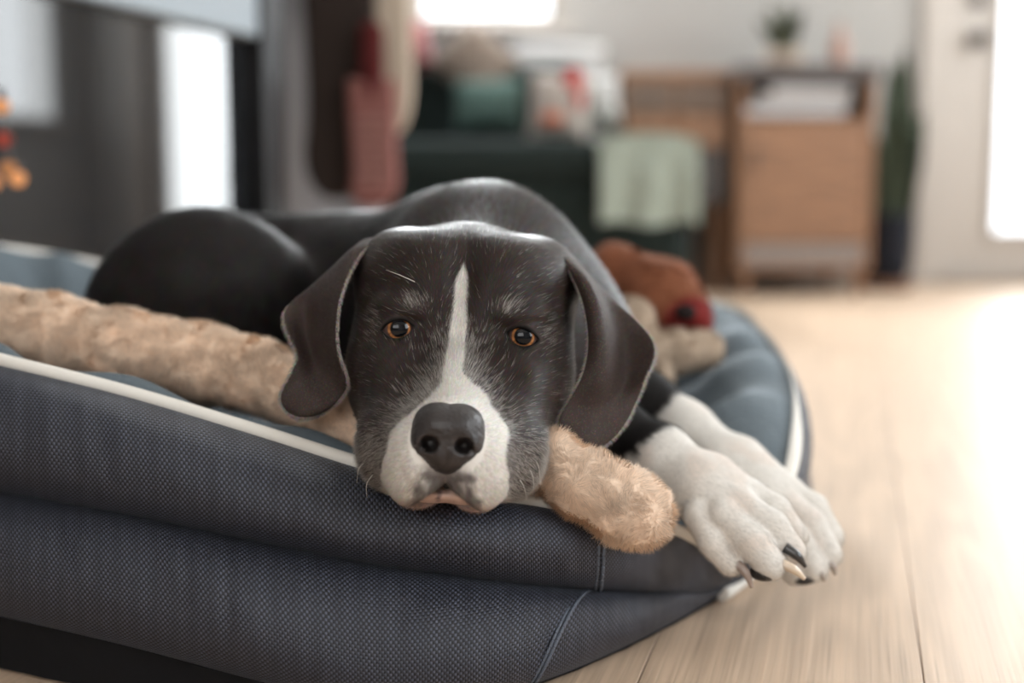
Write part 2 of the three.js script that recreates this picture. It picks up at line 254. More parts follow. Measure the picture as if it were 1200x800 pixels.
function bedBand(r0, rm, r1, rows, cols, dir) { // a bulging band between two rails through a third, from the first rail (v = 0) up
  return gridGeometry(rows, cols, (u, v) => {
    const s = u * BN * 0.999999, a = bedRail(r0, s), m = bedRail(rm, s), b = bedRail(r1, s), c = [0, 1, 2].map((k) => 2 * m[k] - 0.5 * (a[k] + b[k]));
    const w = v, e = [0, 1, 2].map((k) => { // full, cushion-like curve: steep at both rails
      const o = m[k] - 0.5 * (a[k] + b[k]), h = 0.5 - 0.5 * Math.cos(Math.PI * w); return lerp(a[k], b[k], h) + o * Math.sin(Math.PI * w); });
    const wr = fbm(lenAt(s) * 14, v * 2.5, r0 * 7, 3) * 0.006 * Math.sin(Math.PI * v) + Math.abs(fbm(lenAt(s) * 34 + 3, v * 1.6 + r0, 2, 2)) * 0.0045 * Math.sin(Math.PI * v);
    const len = Math.hypot(b[0] - a[0], b[1] - a[1], b[2] - a[2]) * 1.12;
    return [e[0], e[1] + wr * 0.3, e[2] + wr * dir, lenAt(s), v * len];
  });
}
const weaveN = 128, CELLS = 8;
const weaveAt = (u, v) => { // plain weave of thick yarns: over or under, rounded across each yarn
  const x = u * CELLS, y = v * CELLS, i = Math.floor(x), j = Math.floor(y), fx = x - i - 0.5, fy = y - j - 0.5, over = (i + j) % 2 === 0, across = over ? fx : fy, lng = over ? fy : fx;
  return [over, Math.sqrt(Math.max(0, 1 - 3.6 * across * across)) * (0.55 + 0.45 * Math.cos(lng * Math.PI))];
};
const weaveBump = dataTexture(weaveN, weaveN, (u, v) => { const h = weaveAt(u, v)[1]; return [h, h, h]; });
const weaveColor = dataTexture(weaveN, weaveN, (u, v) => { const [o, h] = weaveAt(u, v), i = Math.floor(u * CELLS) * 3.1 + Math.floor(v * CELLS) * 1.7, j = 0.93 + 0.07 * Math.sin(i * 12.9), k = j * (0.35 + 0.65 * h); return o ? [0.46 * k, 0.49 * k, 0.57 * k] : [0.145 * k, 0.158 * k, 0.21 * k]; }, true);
for (const t of [weaveBump, weaveColor]) t.repeat.set(1 / 0.0138, 1 / 0.0122);
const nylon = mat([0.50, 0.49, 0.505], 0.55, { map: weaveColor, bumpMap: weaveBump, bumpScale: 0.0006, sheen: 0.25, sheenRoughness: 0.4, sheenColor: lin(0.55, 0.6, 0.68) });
const velvetTex = dataTexture(256, 256, (u, v) => { const n = 0.8 + 0.25 * fbm(u * 14, v * 14, 2, 4) + 0.12 * noise3(u * 120, v * 120, 1); return [n, n, n]; });
const velvet = mat([0.092, 0.117, 0.136], 0.85, { bumpMap: velvetTex, bumpScale: 0.003, sheen: 1, sheenRoughness: 0.45, sheenColor: lin(0.36, 0.42, 0.47) });
velvetTex.repeat.set(3, 3);
const pipingMat = mat([0.72, 0.69, 0.64], 0.75, { bumpMap: plaster, bumpScale: 0.0006 });
const bed = thing('dog_bed', 'navy woven nylon dog bed with cream piping that the dog lies in', 'dog bed');
part('base_strip', (() => { const g = gridGeometry(400, 5, (u, v) => { const s = u * BN * 0.999999, a = bedRail(0, s), b = bedRail(1, s), n = 0.0015 * fbm(lenAt(s) * 60, v * 4, 1, 2); return [lerp(a[0], b[0], v), lerp(a[1], b[1], v), lerp(a[2], b[2], v) + n, lenAt(s), v * 0.04]; }); return g; })(), mat([0.007, 0.007, 0.008], 0.9, { specularIntensity: 0.4, bumpMap: velvetTex, bumpScale: 0.001 }), bed);
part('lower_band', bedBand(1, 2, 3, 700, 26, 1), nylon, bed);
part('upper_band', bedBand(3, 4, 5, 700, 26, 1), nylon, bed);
part('top_piping', tube(Array.from({ length: BN * 6 + 1 }, (_, i) => { const p = bedRail(5, (i / 6) % BN); return V(p[0], p[1] + 0.002, p[2] + 0.002); }), [0.0056], 10, 3, false), pipingMat, bed);
part('bottom_piping', tube(Array.from({ length: 40 }, (_, i) => { const s = lerp(9.86, 13, i / 39), a = bedRail(0, s); return V(a[0] + 0.004, 0.007, a[2]); }), [0.0062], 10, 3), pipingMat, bed);
// sleeping surface: from the piping down into a hollow
const bedMid = V(-0.28, 0, -1.14);
function cushionPoint(u, v) { // u round the rim, v 0 at the rim .. 1 in the middle
  const s = u * BN * 0.999999, p = bedRail(5, s), x = lerp(p[0], bedMid.x, v), z = lerp(p[2], bedMid.z, v), low = 0.088, fall = sstep(0, 0.42, v), crown = 0.012 * Math.sin(Math.PI * clamp(v / 0.16, 0, 1));
  const y = lerp(p[1], low, fall) + crown + fbm(x * 12, z * 12, 4, 3) * 0.016 * sstep(0.02, 0.2, v) + 0.0085 * Math.sin(lenAt(s) * 46 + 2 * noise3(x * 9, z * 9, 2)) * Math.sin(Math.PI * clamp(v / 0.3, 0, 1));
  return [x, y, z, x, z];
}
part('sleeping_cushion', gridGeometry(360, 70, cushionPoint, true), velvet, bed);
part('underside', (() => { const sh = new THREE.Shape(Array.from({ length: 120 }, (_, i) => { const p = bedRail(0, i / 120 * BN); return new THREE.Vector2(p[0], -p[2]); })); return new THREE.ShapeGeometry(sh).rotateX(-Math.PI / 2).translate(0, 0.003, 0); })(), mat([0.012, 0.012, 0.014], 0.9), bed);
// stitched corner seams: two rows of thread beads
{
  const thread = mat([0.085, 0.10, 0.13], 0.6), bits = [];
  const row = (pts, n, off) => { const c = new THREE.CatmullRomCurve3(pts); for (let i = 0; i < n; i++) { const a = c.getPointAt((i + 0.15) / n), b = c.getPointAt((i + 0.8) / n); const t = b.clone().sub(a), l = t.length(), g = new THREE.CapsuleGeometry(0.0012, l, 3, 6); g.applyQuaternion(new THREE.Quaternion().setFromUnitVectors(V(0, 1, 0), t.normalize())); g.translate((a.x + b.x) / 2 + off, (a.y + b.y) / 2, (a.z + b.z) / 2 + 0.001); bits.push(g); } };
  const up = (s, dx, n) => { const pts = []; for (let k = 0; k <= 8; k++) { const v = 0.03 + k / 8 * 0.8, a = bedRail(3, s + v * dx), m = bedRail(4, s + v * dx), b = bedRail(5, s + v * dx); pts.push(V(...[0, 1, 2].map((q) => { return lerp(a[q], b[q], 0.5 - 0.5 * Math.cos(Math.PI * v)) + (m[q] - 0.5 * (a[q] + b[q])) * Math.sin(Math.PI * v); }))); } return pts; };
  const lo = (s, ds, n) => { const pts = []; for (let k = 0; k <= 10; k++) { const v = 0.04 + k / 10 * 0.93, q0 = s + (1 - v) * ds, a = bedRail(1, q0), m = bedRail(2, q0), b = bedRail(3, q0); pts.push(V(...[0, 1, 2].map((q) => { return lerp(a[q], b[q], 0.5 - 0.5 * Math.cos(Math.PI * v)) + (m[q] - 0.5 * (a[q] + b[q])) * Math.sin(Math.PI * v); }))); } return pts; };
  const u = up(7.72, 0.12), l = lo(7.75, -1.05);
  row(u, 12, -0.0012); row(u, 12, 0.0024); row(l, 26, -0.001); row(l, 26, 0.0018);
  const st = part('seam_stitching', mergeGeometries(bits), thread, bed); st.userData.kind = 'stuff';
}

// ------------------------------------------------------------------ the dog
// Head in its own frame, in centimetres: origin between the eyes, x to the dog's left, y up, z out of the face.
const headAt = pw(539, 389, 0.83);
const headMatrix = (() => {
  const z = V(0, EYE, 0).sub(headAt).normalize(), x = V(0, 1, 0).cross(z).normalize(), y = z.clone().cross(x), m = new THREE.Matrix4().makeBasis(x, y, z);
  m.multiply(new THREE.Matrix4().makeRotationZ(-0.068)).multiply(new THREE.Matrix4().makeRotationY(-0.045)).multiply(new THREE.Matrix4().makeScale(0.01, 0.01, 0.01));
  m.setPosition(headAt); return m;
})();
const headInverse = headMatrix.clone().invert();
// a pixel's ray cut by the plane z of the head frame
function hl(px, py, z) { const o = V(0, EYE, 0).applyMatrix4(headInverse), q = pw(px, py, 1).applyMatrix4(headInverse).sub(o), t = (z - o.z) / q.z; return [o.x + q.x * t, o.y + q.y * t, z]; }

const EYE_C = [4.12, -0.05, -1.25], EYE_R = 1.2;
function lids(ax, y) { // almond opening of the eye, negative inside; ax from the midline
  const u = (ax - EYE_C[0]) / 1.04, v = y - EYE_C[1] + 0.10 * u, top = 0.54 * (1 - Math.pow(Math.abs(u + 0.05), 2.2)), bot = -0.60 * (1 - Math.pow(Math.abs(u), 2.1));
  return Math.max(v - top, bot - v, Math.abs(u) - 1.02) * 0.9;
}
function headField(x, y, z) {
  const ax = Math.abs(x);
  let d = ell(ax, y, z, [0, 1.5, -7.4], [7.25, 6.2, 7.4]);
  d = smin(d, ell(ax, y, z, [2.5, 3.3, -3.4], [3.2, 3.0, 3.2]), 1.6);                    // forehead lobes
  d = smin(d, ell(ax, y, z, [4.4, 3.2, -5.4], [2.9, 3.1, 3.6]), 1.4);                    // temples
  d = smin(d, ell(ax, y, z, [5.3, 4.0, -8.2], [2.4, 2.7, 3.4]), 2.0);                    // ear roots
  d = smin(d, ell(ax, y, z, [4.7, -2.6, -4.8], [3.1, 5.0, 4.8]), 1.8);                   // cheeks
  d = smin(d, ell(ax, y, z, [3.7, 1.35, -1.35], [1.9, 0.95, 1.5]), 1.0);                 // brows
  d = smin(d, bone(x, y, z, [0, -2.2, -2.2], [0, -5.9, 5.6], 2.75, 2.15), 1.7);          // bridge of the muzzle
  d = smin(d, ell(ax, y, z, [3.6, -3.6, -0.6], [2.4, 2.6, 2.8]), 1.6);                   // below the eyes
  d = smin(d, ell(ax, y, z, [3.3, -7.2, 1.2], [2.75, 3.4, 4.4]), 1.8);                   // hanging lips, back
  let m = ell(ax, y, z, [1.75, -7.9, 5.0], [2.35, 3.1, 3.1]);                            // hanging lips, front
  m = smin(m, ell(ax, y, z, [0, -6.6, 5.4], [2.3, 2.6, 2.8]), 0.6);
  d = smin(d, m, 1.1);
  d = smin(d, ell(ax, y, z, [0, -7.5, -3], [4.6, 3.2, 6]), 1.5);                         // jaw
  d = smax(d, -bone(x, y, z, [0, 5.6, -0.6], [0, 0.5, 0.9], 0.5, 0.6), 1.3);             // furrow of the forehead
  d = smax(d, -bone(ax, y, z, [2.5, -0.9, 1.7], [3.6, -2.2, 2.2], 0.5, 0.5), 1.2);       // inner corner
  d = smax(d, -bone(x, y, z, [0, -8.2, 8.4], [0, -9.6, 7.6], 0.14, 0.10), 0.25);         // groove under the nose
  d = smax(d, -Math.max((y + 9.1 + 0.78 * ax) * 0.79, 5.1 - z), 0.28);                   // parting of the lips
  d = smax(d, -ell(x, y, z, [0, -6.6, 9.2], [1.75, 1.7, 2.4]), 0.3);                     // seat of the nose
  // lids round the eyeball
  const ex = ax - EYE_C[0], ey = y - EYE_C[1], ez = z - EYE_C[2], er = Math.sqrt(ex * ex + ey * ey + ez * ez);
  d = smax(d, 0.75 - (er - 0.35), 0.9);
  d = smin(d, er - (EYE_R + 0.16), 0.55);
  if (ez > 0) d = smax(d, -Math.max(lids(ax, y), -ez + 0.0), 0.12);
  return d + 0.05 * fbm(x * 0.9, y * 0.9, z * 0.9, 2);
}
const COAT = [0.037, 0.0265, 0.0235], WHITE = [0.74, 0.71, 0.67];
const mixc = (a, b, t) => [0, 1, 2].map((k) => lerp(a[k], b[k], t));
function whiteness(x, y, z) { // how white the coat is on the face: blaze, muzzle
  const e = 0.22 * fbm(x * 1.6, y * 1.6, z * 1.6, 3);
  let half;
  if (y > -2.2) half = lerp(0.42, 0.58, sstep(3.5, -2.2, y)) * (1 - sstep(3.3, 4.5, y));
  else half = lerp(0.58, 3.55, Math.pow(sstep(-1.9, -6.6, y), 1.15)) + 0.35 * sstep(-7, -9, y);
  if (y > 4.4 || z < -6) return 0;
  const back = z < 1.6 ? sstep(-1, 1.6, z) : 1, ax = Math.abs(x + 0.12 - 0.5 * sstep(-2.4, -3.8, y) * sstep(-7.5, -5, y));
  let w = sstep(0.16, -0.10, ax - half + e * (y < -2 ? 1.2 : 0.35));
  if (y < -2.5) w *= lerp(1, back, sstep(0.8, 2, ax));
  const spot = Math.hypot((x + 1.35) / 0.75, (y + 3.4) / 0.9, (z - 4.0) / 2.4);          // brown smudge beside the bridge
  w *= 1 - 0.75 * sstep(1.15, 0.6, spot + e);
  return w;
}
function grizzle(x, y, z) { // share of white hairs among the dark ones
  const ax = Math.abs(x), d = Math.hypot(ax / 1.0, 0) - (y > -2.2 ? 0.5 : lerp(0.6, 3.5, sstep(-1.9, -6.6, y)));
  let g = 0.7 * Math.exp(-Math.max(0, d) / 0.75) * sstep(1.5, -1.5, y) * sstep(-3, 0, z);
  g = Math.max(g, 0.62 * sstep(-5.0, -7.8, y) * sstep(-3.5, 0.5, z));
  g = Math.max(g, 0.6 * Math.exp(-(Math.hypot((ax - 3.0) / 0.75, (y - 1.75) / 0.5) ** 2)));  // brows
  g = Math.max(g, 0.20 * Math.exp(-(Math.hypot((ax - 5.6) / 0.5, (y - 0.2) / 1.1) ** 2)));
  return Math.max(g, 0.014);
}
function headColor(x, y, z) {
  const ax = Math.abs(x), w = whiteness(x, y, z), n = 1 + 0.25 * fbm(x * 2.4, y * 2.4, z * 2.4, 3);
  let c = mixc(COAT.map((k) => k * n), [0.30, 0.265, 0.24], 0.42 * grizzle(x, y, z));
  c = mixc(c, [0.052, 0.034, 0.027], 0.6 * sstep(5.4, 6.6, ax) * sstep(-6, 2, y));
  c = mixc(c, WHITE, w);
  if (z > 3 && y < -7.4) { const dark = sstep(2.3, 0.9, ax + 0.35 * (y + 9.2) + 1.1 * fbm(x * 2, y * 2, 1, 3)) * sstep(-7.6, -8.4, y) * 0.85; c = mixc(c, [0.10, 0.085, 0.085], dark); }
  if (y < -9.7 && z > 3) c = mixc(c, [0.42, 0.25, 0.20], 0.7 * sstep(-9.9, -10.9, y) * (0.6 + 0.8 * Math.abs(fbm(x * 3, y * 3, z, 2))));
  const el = lids(ax, y), ez = z - EYE_C[2]; if (ez > 0 && Math.abs(ax - 4.1) < 1.6 && Math.abs(y) < 1.3) c = mixc([0.005, 0.004, 0.004], c, sstep(0.14, 0.30, el));
  return c;
}
const headGeo = paint(netField(headField, [-8.6, -12.4, -16.2], [8.6, 9.2, 9.6], 0.11), headColor);
seed(21);
const tangentFrom = [0, -5.2, 6.4];
function headHairStyle(p, n) {
  const [x, y, z] = p, ax = Math.abs(x);
  if (z < -12.5 || n[2] < -0.8) return null;
  const el = Math.hypot(ax - EYE_C[0], y - EYE_C[1]); if (el < 1.7 && lids(ax, y) < 0.24 && z > EYE_C[2]) return null;
  if (Math.hypot(x / 2.25, (y + 6.4) / 2.1) < 1 && z > 6.2) return null;                                 // nose pad
  const w = whiteness(x, y, z), g = grizzle(x, y, z), base = headColor(x, y, z), q = rnd();
  const white = q < w ? 1 : rnd() < g * 0.55 ? 1 : 0, v = 0.72 + 0.56 * rnd();
  const col = white ? (w > 0.6 ? base.map((c) => c * (0.72 + 0.4 * rnd())) : mixc(WHITE, [0.45, 0.38, 0.33], 0.6 * rnd()).map((c) => c * 0.7)) : COAT.map((c) => c * (0.35 + 1.1 * rnd()) * (rnd() < 0.3 ? 2.3 : 1));
  let dir = [x - tangentFrom[0], y - tangentFrom[1], z - tangentFrom[2] - 2.0];
  if (y > 0) dir = [x * 0.35 * sstep(1, 4, ax), 1, -0.9];
  if (y < -6.5) dir = [Math.sign(x) * (0.5 + 0.2 * ax), -1, -0.6];
  const j = 0.32; dir = dir.map((c) => c / Math.hypot(...dir) + (rnd() - 0.5) * j);
  const L = y < -4 && z > 4 ? 0.30 : y < -6 ? 0.55 : 0.42, bright = white && w < 0.5;
  return { len: L * (0.7 + 0.6 * rnd()) * (bright ? 1.5 : 1), dir, lift: bright ? 0.5 : 0.24 + 0.2 * rnd(), col, wide: bright ? 0.019 : 0.026 };
}
const headHair = hairs(headGeo, 330000, headHairStyle);

// ears: sheets laid through points read off the photograph; rows from the root to the tip, columns from the front edge to the back edge, each [px, py, z]
const earRows = {
  left: [
    [[444, 283, -6.0], [436, 281, -7.4], [425, 284, -8.6], [412, 298, -9.4]],
    [[424, 295, -4.6], [412, 296, -5.4], [400, 306, -7.2], [392, 322, -8.6]],
    [[409, 322, -2.6], [398, 322, -3.8], [378, 328, -6.2], [358, 343, -7.0]],
    [[399, 352, -1.8], [386, 352, -3.4], [362, 354, -5.6], [336, 362, -5.2]],
    [[395, 388, -1.4], [383, 388, -3.2], [360, 388, -5.2], [334, 382, -4.0]],
    [[398, 416, -1.2], [386, 420, -3.0], [366, 420, -4.6], [347, 414, -3.4]],
    [[406, 440, -1.0], [390, 445, -2.4], [366, 440, -3.2], [343, 433, -2.0]],
    [[405, 456, -1.8], [388, 464, -2.0], [362, 464, -2.0], [331, 458, -2.2]],
    [[392, 472, -1.9], [378, 478, -1.7], [356, 480, -1.7], [331, 473, -2.2]],
    [[374, 485, -2.0], [364, 488, -1.8], [352, 489, -1.8], [340, 485, -2.1]],
  ],
  right: [
    [[640, 289, -6.0], [652, 291, -7.2], [666, 298, -8.4], [680, 312, -9.4]],
    [[656, 300, -4.8], [668, 305, -5.6], [682, 316, -7.2], [696, 330, -8.6]],
    [[672, 324, -3.4], [686, 328, -2.6], [702, 342, -6.6], [722, 356, -7.6]],
    [[684, 354, -2.6], [700, 358, -2.0], [716, 372, -6.2], [745, 376, -6.4]],
    [[690, 390, -2.2], [706, 394, -1.7], [728, 402, -5.6], [764, 398, -4.8]],
    [[688, 420, -2.0], [707, 426, -1.7], [732, 430, -5.0], [767, 418, -4.0]],
    [[680, 446, -1.8], [703, 452, -1.8], [730, 454, -4.2], [757, 442, -3.4]],
    [[665, 472, -1.9], [694, 476, -2.3], [720, 476, -3.2], [746, 468, -3.8]],
    [[655, 492, -1.7], [685, 498, -2.0], [710, 498, -2.7], [736, 490, -3.2]],
    [[660, 511, -1.7], [682, 515, -1.8], [704, 514, -2.3], [722, 509, -2.8]],
    [[676, 523, -1.8], [687, 526, -1.8], [698, 526, -2.1], [708, 522, -2.4]],
  ],
};
function earGeometry(rows, flip) {
  const P = rows.map((r) => r.map(([a, b, z]) => hl(a, b, z))), R = rows.length - 1, C = 3, nu = 64, nv = 30, th = 0.17;
  const at = (u, v) => { const s = Math.min(u * R, R - 1e-6), q = Math.min(v * C, C - 1e-6), rowPts = []; for (let k = 0; k < 4; k++) rowPts.push(along(P.map((r) => r[k]), s)); return along(rowPts, q); };
  const mid = [], e = 1e-3;
  const nrm = (u, v) => { const a = at(clamp(u - e, 0, 1), v), b = at(clamp(u + e, 0, 1), v), c = at(u, clamp(v - e, 0, 1)), d = at(u, clamp(v + e, 0, 1)); const A = V(b[0] - a[0], b[1] - a[1], b[2] - a[2]), B = V(d[0] - c[0], d[1] - c[1], d[2] - c[2]); return A.cross(B).normalize().multiplyScalar(flip); };
  // a closed sheet: front face then back face, edges pinched round
  const ring = 2 * nv, pos = [], idx = [];
  for (let i = 0; i <= nu; i++) for (let j = 0; j < ring; j++) {
    const u = i / nu, a = j / ring * 2 * Math.PI, v = 0.5 - 0.5 * Math.cos(a), s = Math.sign(Math.sin(a)) * Math.pow(Math.abs(Math.sin(a)), 0.35), c = at(u, v), n = nrm(u, v), t = th * s * Math.pow(clamp((1 - u) * 9, 0, 1), 0.5);
    pos.push(c[0] + n.x * t, c[1] + n.y * t, c[2] + n.z * t);
  }
  for (let i = 0; i < nu; i++) for (let j = 0; j < ring; j++) { const a = i * ring + j, b = i * ring + (j + 1) % ring, c = a + ring, d = b + ring; flip > 0 ? idx.push(a, b, c, b, d, c) : idx.push(a, c, b, b, c, d); }
  const g = new THREE.BufferGeometry(); g.setAttribute('position', new THREE.Float32BufferAttribute(pos, 3)); g.setIndex(idx); g.computeVertexNormals();
  return paint(g, (x, y, z) => { const n = 1 + 0.35 * fbm(x * 1.3, y * 1.3, z * 1.3, 3); return COAT.map((k) => k * 1.15 * n); });
}
const earL = earGeometry(earRows.left, -1), earR = earGeometry(earRows.right, 1);
const earStyle = (p, n) => { const v = 0.4 + 1.3 * rnd(); return { len: 0.24 + 0.24 * rnd(), dir: [(rnd() - 0.5) * 0.5, -1, (rnd() - 0.5) * 0.5], lift: 0.32 + 0.25 * rnd(), col: COAT.map((c) => c * v * (rnd() < 0.3 ? 4.2 : 1.2)), wide: 0.024 }; };
function earRimGlow(rows, flip) { // fine edge hairs of the ear, coloured pale to paint in backlit rim glow
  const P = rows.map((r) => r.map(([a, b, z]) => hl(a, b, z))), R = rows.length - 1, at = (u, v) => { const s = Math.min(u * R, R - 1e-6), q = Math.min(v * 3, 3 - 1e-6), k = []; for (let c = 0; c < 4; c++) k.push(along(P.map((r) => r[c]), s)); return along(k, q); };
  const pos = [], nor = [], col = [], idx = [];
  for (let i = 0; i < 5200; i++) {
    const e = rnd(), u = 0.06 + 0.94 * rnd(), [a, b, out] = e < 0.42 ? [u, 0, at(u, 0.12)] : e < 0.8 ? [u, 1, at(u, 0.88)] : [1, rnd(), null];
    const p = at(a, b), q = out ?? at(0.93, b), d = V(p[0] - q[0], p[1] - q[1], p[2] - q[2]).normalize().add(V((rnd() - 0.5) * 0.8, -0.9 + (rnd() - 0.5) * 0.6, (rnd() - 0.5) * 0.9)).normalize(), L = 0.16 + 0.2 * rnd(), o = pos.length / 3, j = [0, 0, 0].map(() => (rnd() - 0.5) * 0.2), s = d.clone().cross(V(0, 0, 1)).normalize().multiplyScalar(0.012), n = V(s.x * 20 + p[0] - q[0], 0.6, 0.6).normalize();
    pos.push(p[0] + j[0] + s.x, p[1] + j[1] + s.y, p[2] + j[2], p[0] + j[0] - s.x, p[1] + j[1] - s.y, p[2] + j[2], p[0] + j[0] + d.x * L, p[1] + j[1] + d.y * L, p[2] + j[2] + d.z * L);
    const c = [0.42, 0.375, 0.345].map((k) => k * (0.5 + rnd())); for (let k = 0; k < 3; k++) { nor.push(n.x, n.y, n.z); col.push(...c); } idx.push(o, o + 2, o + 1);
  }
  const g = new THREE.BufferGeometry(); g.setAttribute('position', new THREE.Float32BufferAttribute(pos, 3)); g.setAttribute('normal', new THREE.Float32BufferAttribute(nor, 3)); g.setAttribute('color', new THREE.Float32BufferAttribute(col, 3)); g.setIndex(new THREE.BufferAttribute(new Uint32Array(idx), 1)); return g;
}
const earHair = [earRimGlow(earRows.left), earRimGlow(earRows.right), hairs(earL, 42000, earStyle), hairs(earR, 42000, earStyle)];

// trunk, neck, haunch (metres, world)
const M = (v) => [v.x, v.y, v.z];
const headBack = V(0, 0.5, -8.5).applyMatrix4(headMatrix), throat = V(0, -6, -7).applyMatrix4(headMatrix);
const neckA = M(headBack), neckB = M(pw(563, 336, 1.03)), withers = M(pw(545, 345, 1.14)), loin = M(pw(400, 358, 1.24)), hips = M(pw(300, 352, 1.25));
const chest = M(pw(600, 420, 1.06)), thigh = M(pw(240, 352, 1.12)), rumpLow = M(pw(170, 378, 1.12)), shoulderR = M(pw(668, 440, 1.0));
function trunkField(x, y, z) {
  let d = bone(x, y, z, neckA, neckB, 0.062, 0.077);
  d = smin(d, bone(x, y, z, neckB, withers, 0.077, 0.088), 0.03);
  d = smin(d, bone(x, y, z, withers, loin, 0.088, 0.082), 0.03);
  d = smin(d, bone(x, y, z, loin, hips, 0.082, 0.085), 0.03);
  d = smin(d, ell(x, y, z, chest, [0.105, 0.085, 0.12]), 0.06);
  d = smin(d, ell(x, y, z, thigh, [0.092, 0.078, 0.075]), 0.035);
  d = smin(d, bone(x, y, z, thigh, rumpLow, 0.062, 0.045), 0.04);
  d = smin(d, bone(x, y, z, M(throat), chest, 0.04, 0.06), 0.04);
  d = smin(d, bone(x, y, z, chest, shoulderR, 0.06, 0.045), 0.04);
  return d + 0.003 * fbm(x * 18, y * 18, z * 18, 2);
}
const BLACK = [0.016, 0.014, 0.014];
const trunkGeo = paint(netField(trunkField, [-0.62, 0.02, -1.48], [0.3, 0.5, -0.84], 0.0065), (x, y, z) => { const n = 1 + 0.3 * fbm(x * 30, y * 30, z * 30, 2); const hd = Math.hypot(x - headAt.x, z - headAt.z); return mixc(COAT, BLACK, sstep(0.12, 0.32, hd)).map((c) => c * n); });

seed(27);
const bodyAxis = (p) => p[0] < -0.2 ? [-0.3, -1, 0.1] : p[2] < -1.05 ? [-0.8, -0.5, -0.2] : [0, -0.3, -1];
const trunkHair = hairs(trunkGeo, 120000, (p, n) => { if (n[1] < -0.4 || n[2] < -0.6) return null; const d = bodyAxis(p); return { len: 0.009 * (0.6 + 0.7 * rnd()), dir: d.map((c) => c + (rnd() - 0.5) * 0.5), lift: 0.2 + 0.2 * rnd(), col: mixc(COAT, BLACK, 0.6 + 0.4 * rnd()).map((c) => c * (0.4 + 1.2 * rnd()) * (rnd() < 0.15 ? 3 : 1)), wide: 0.0007 }; });

// forelegs
const legs = [
  { bones: [[[668, 470, 1.0], [712, 515, 0.97], 0.040, 0.032], [[712, 515, 0.97], [772, 537, 0.935], 0.032, 0.0235], [[772, 537, 0.935], [822, 573, 0.905], 0.0235, 0.0225], [[822, 573, 0.905], [848, 595, 0.89], 0.0225, 0.0212], [[838, 556, 0.915], [868, 582, 0.9], 0.014, 0.015]],
    toes: [[[818, 604, 0.878], [836, 634, 0.866], [856, 659, 0.86], 0.0108], [[848, 604, 0.872], [880, 634, 0.858], [903, 661, 0.85], 0.0122], [[868, 592, 0.88], [904, 617, 0.868], [926, 645, 0.862], 0.0118], [[880, 580, 0.9], [908, 598, 0.89], [930, 626, 0.882], 0.011]],
    claws: [[[862, 659, 0.855], [874, 671, 0.849], [881, 688, 0.848], 0.0036, [0.32, 0.25, 0.22]], [[914, 659, 0.846], [930, 667, 0.842], [943, 678, 0.842], 0.0038, [0.62, 0.50, 0.38]], [[920, 641, 0.853], [934, 651, 0.849], [944, 664, 0.85], 0.0038, [0.012, 0.012, 0.013]]],
    pads: [[898, 669, 0.853, 0.0115, 0.0062]], dark: [[716, 520, 0.97], 0.056] },
  { bones: [[[690, 440, 1.08], [752, 478, 1.06], 0.040, 0.030], [[752, 478, 1.06], [800, 506, 1.03], 0.029, 0.0245], [[800, 506, 1.03], [856, 549, 0.99], 0.0245, 0.0235], [[856, 549, 0.99], [895, 583, 0.962], 0.0235, 0.0215], [[872, 540, 0.99], [918, 578, 0.965], 0.015, 0.015]],
    toes: [[[885, 612, 0.94], [908, 640, 0.93], [932, 668, 0.925], 0.0128], [[900, 604, 0.945], [930, 632, 0.93], [952, 664, 0.922], 0.0132], [[918, 592, 0.95], [948, 615, 0.938], [968, 648, 0.93], 0.0128], [[922, 578, 0.965], [952, 596, 0.955], [972, 628, 0.948], 0.0118]],
    claws: [[[955, 664, 0.916], [962, 672, 0.913], [966, 680, 0.913], 0.0032, [0.30, 0.25, 0.22]], [[968, 656, 0.922], [976, 664, 0.92], [979, 673, 0.92], 0.0032, [0.28, 0.23, 0.20]], [[972, 636, 0.94], [979, 642, 0.938], [983, 650, 0.938], 0.003, [0.55, 0.40, 0.28]]],
    pads: [[942, 674, 0.924, 0.0125, 0.006]], dark: [[748, 476, 1.06], 0.03] },
];
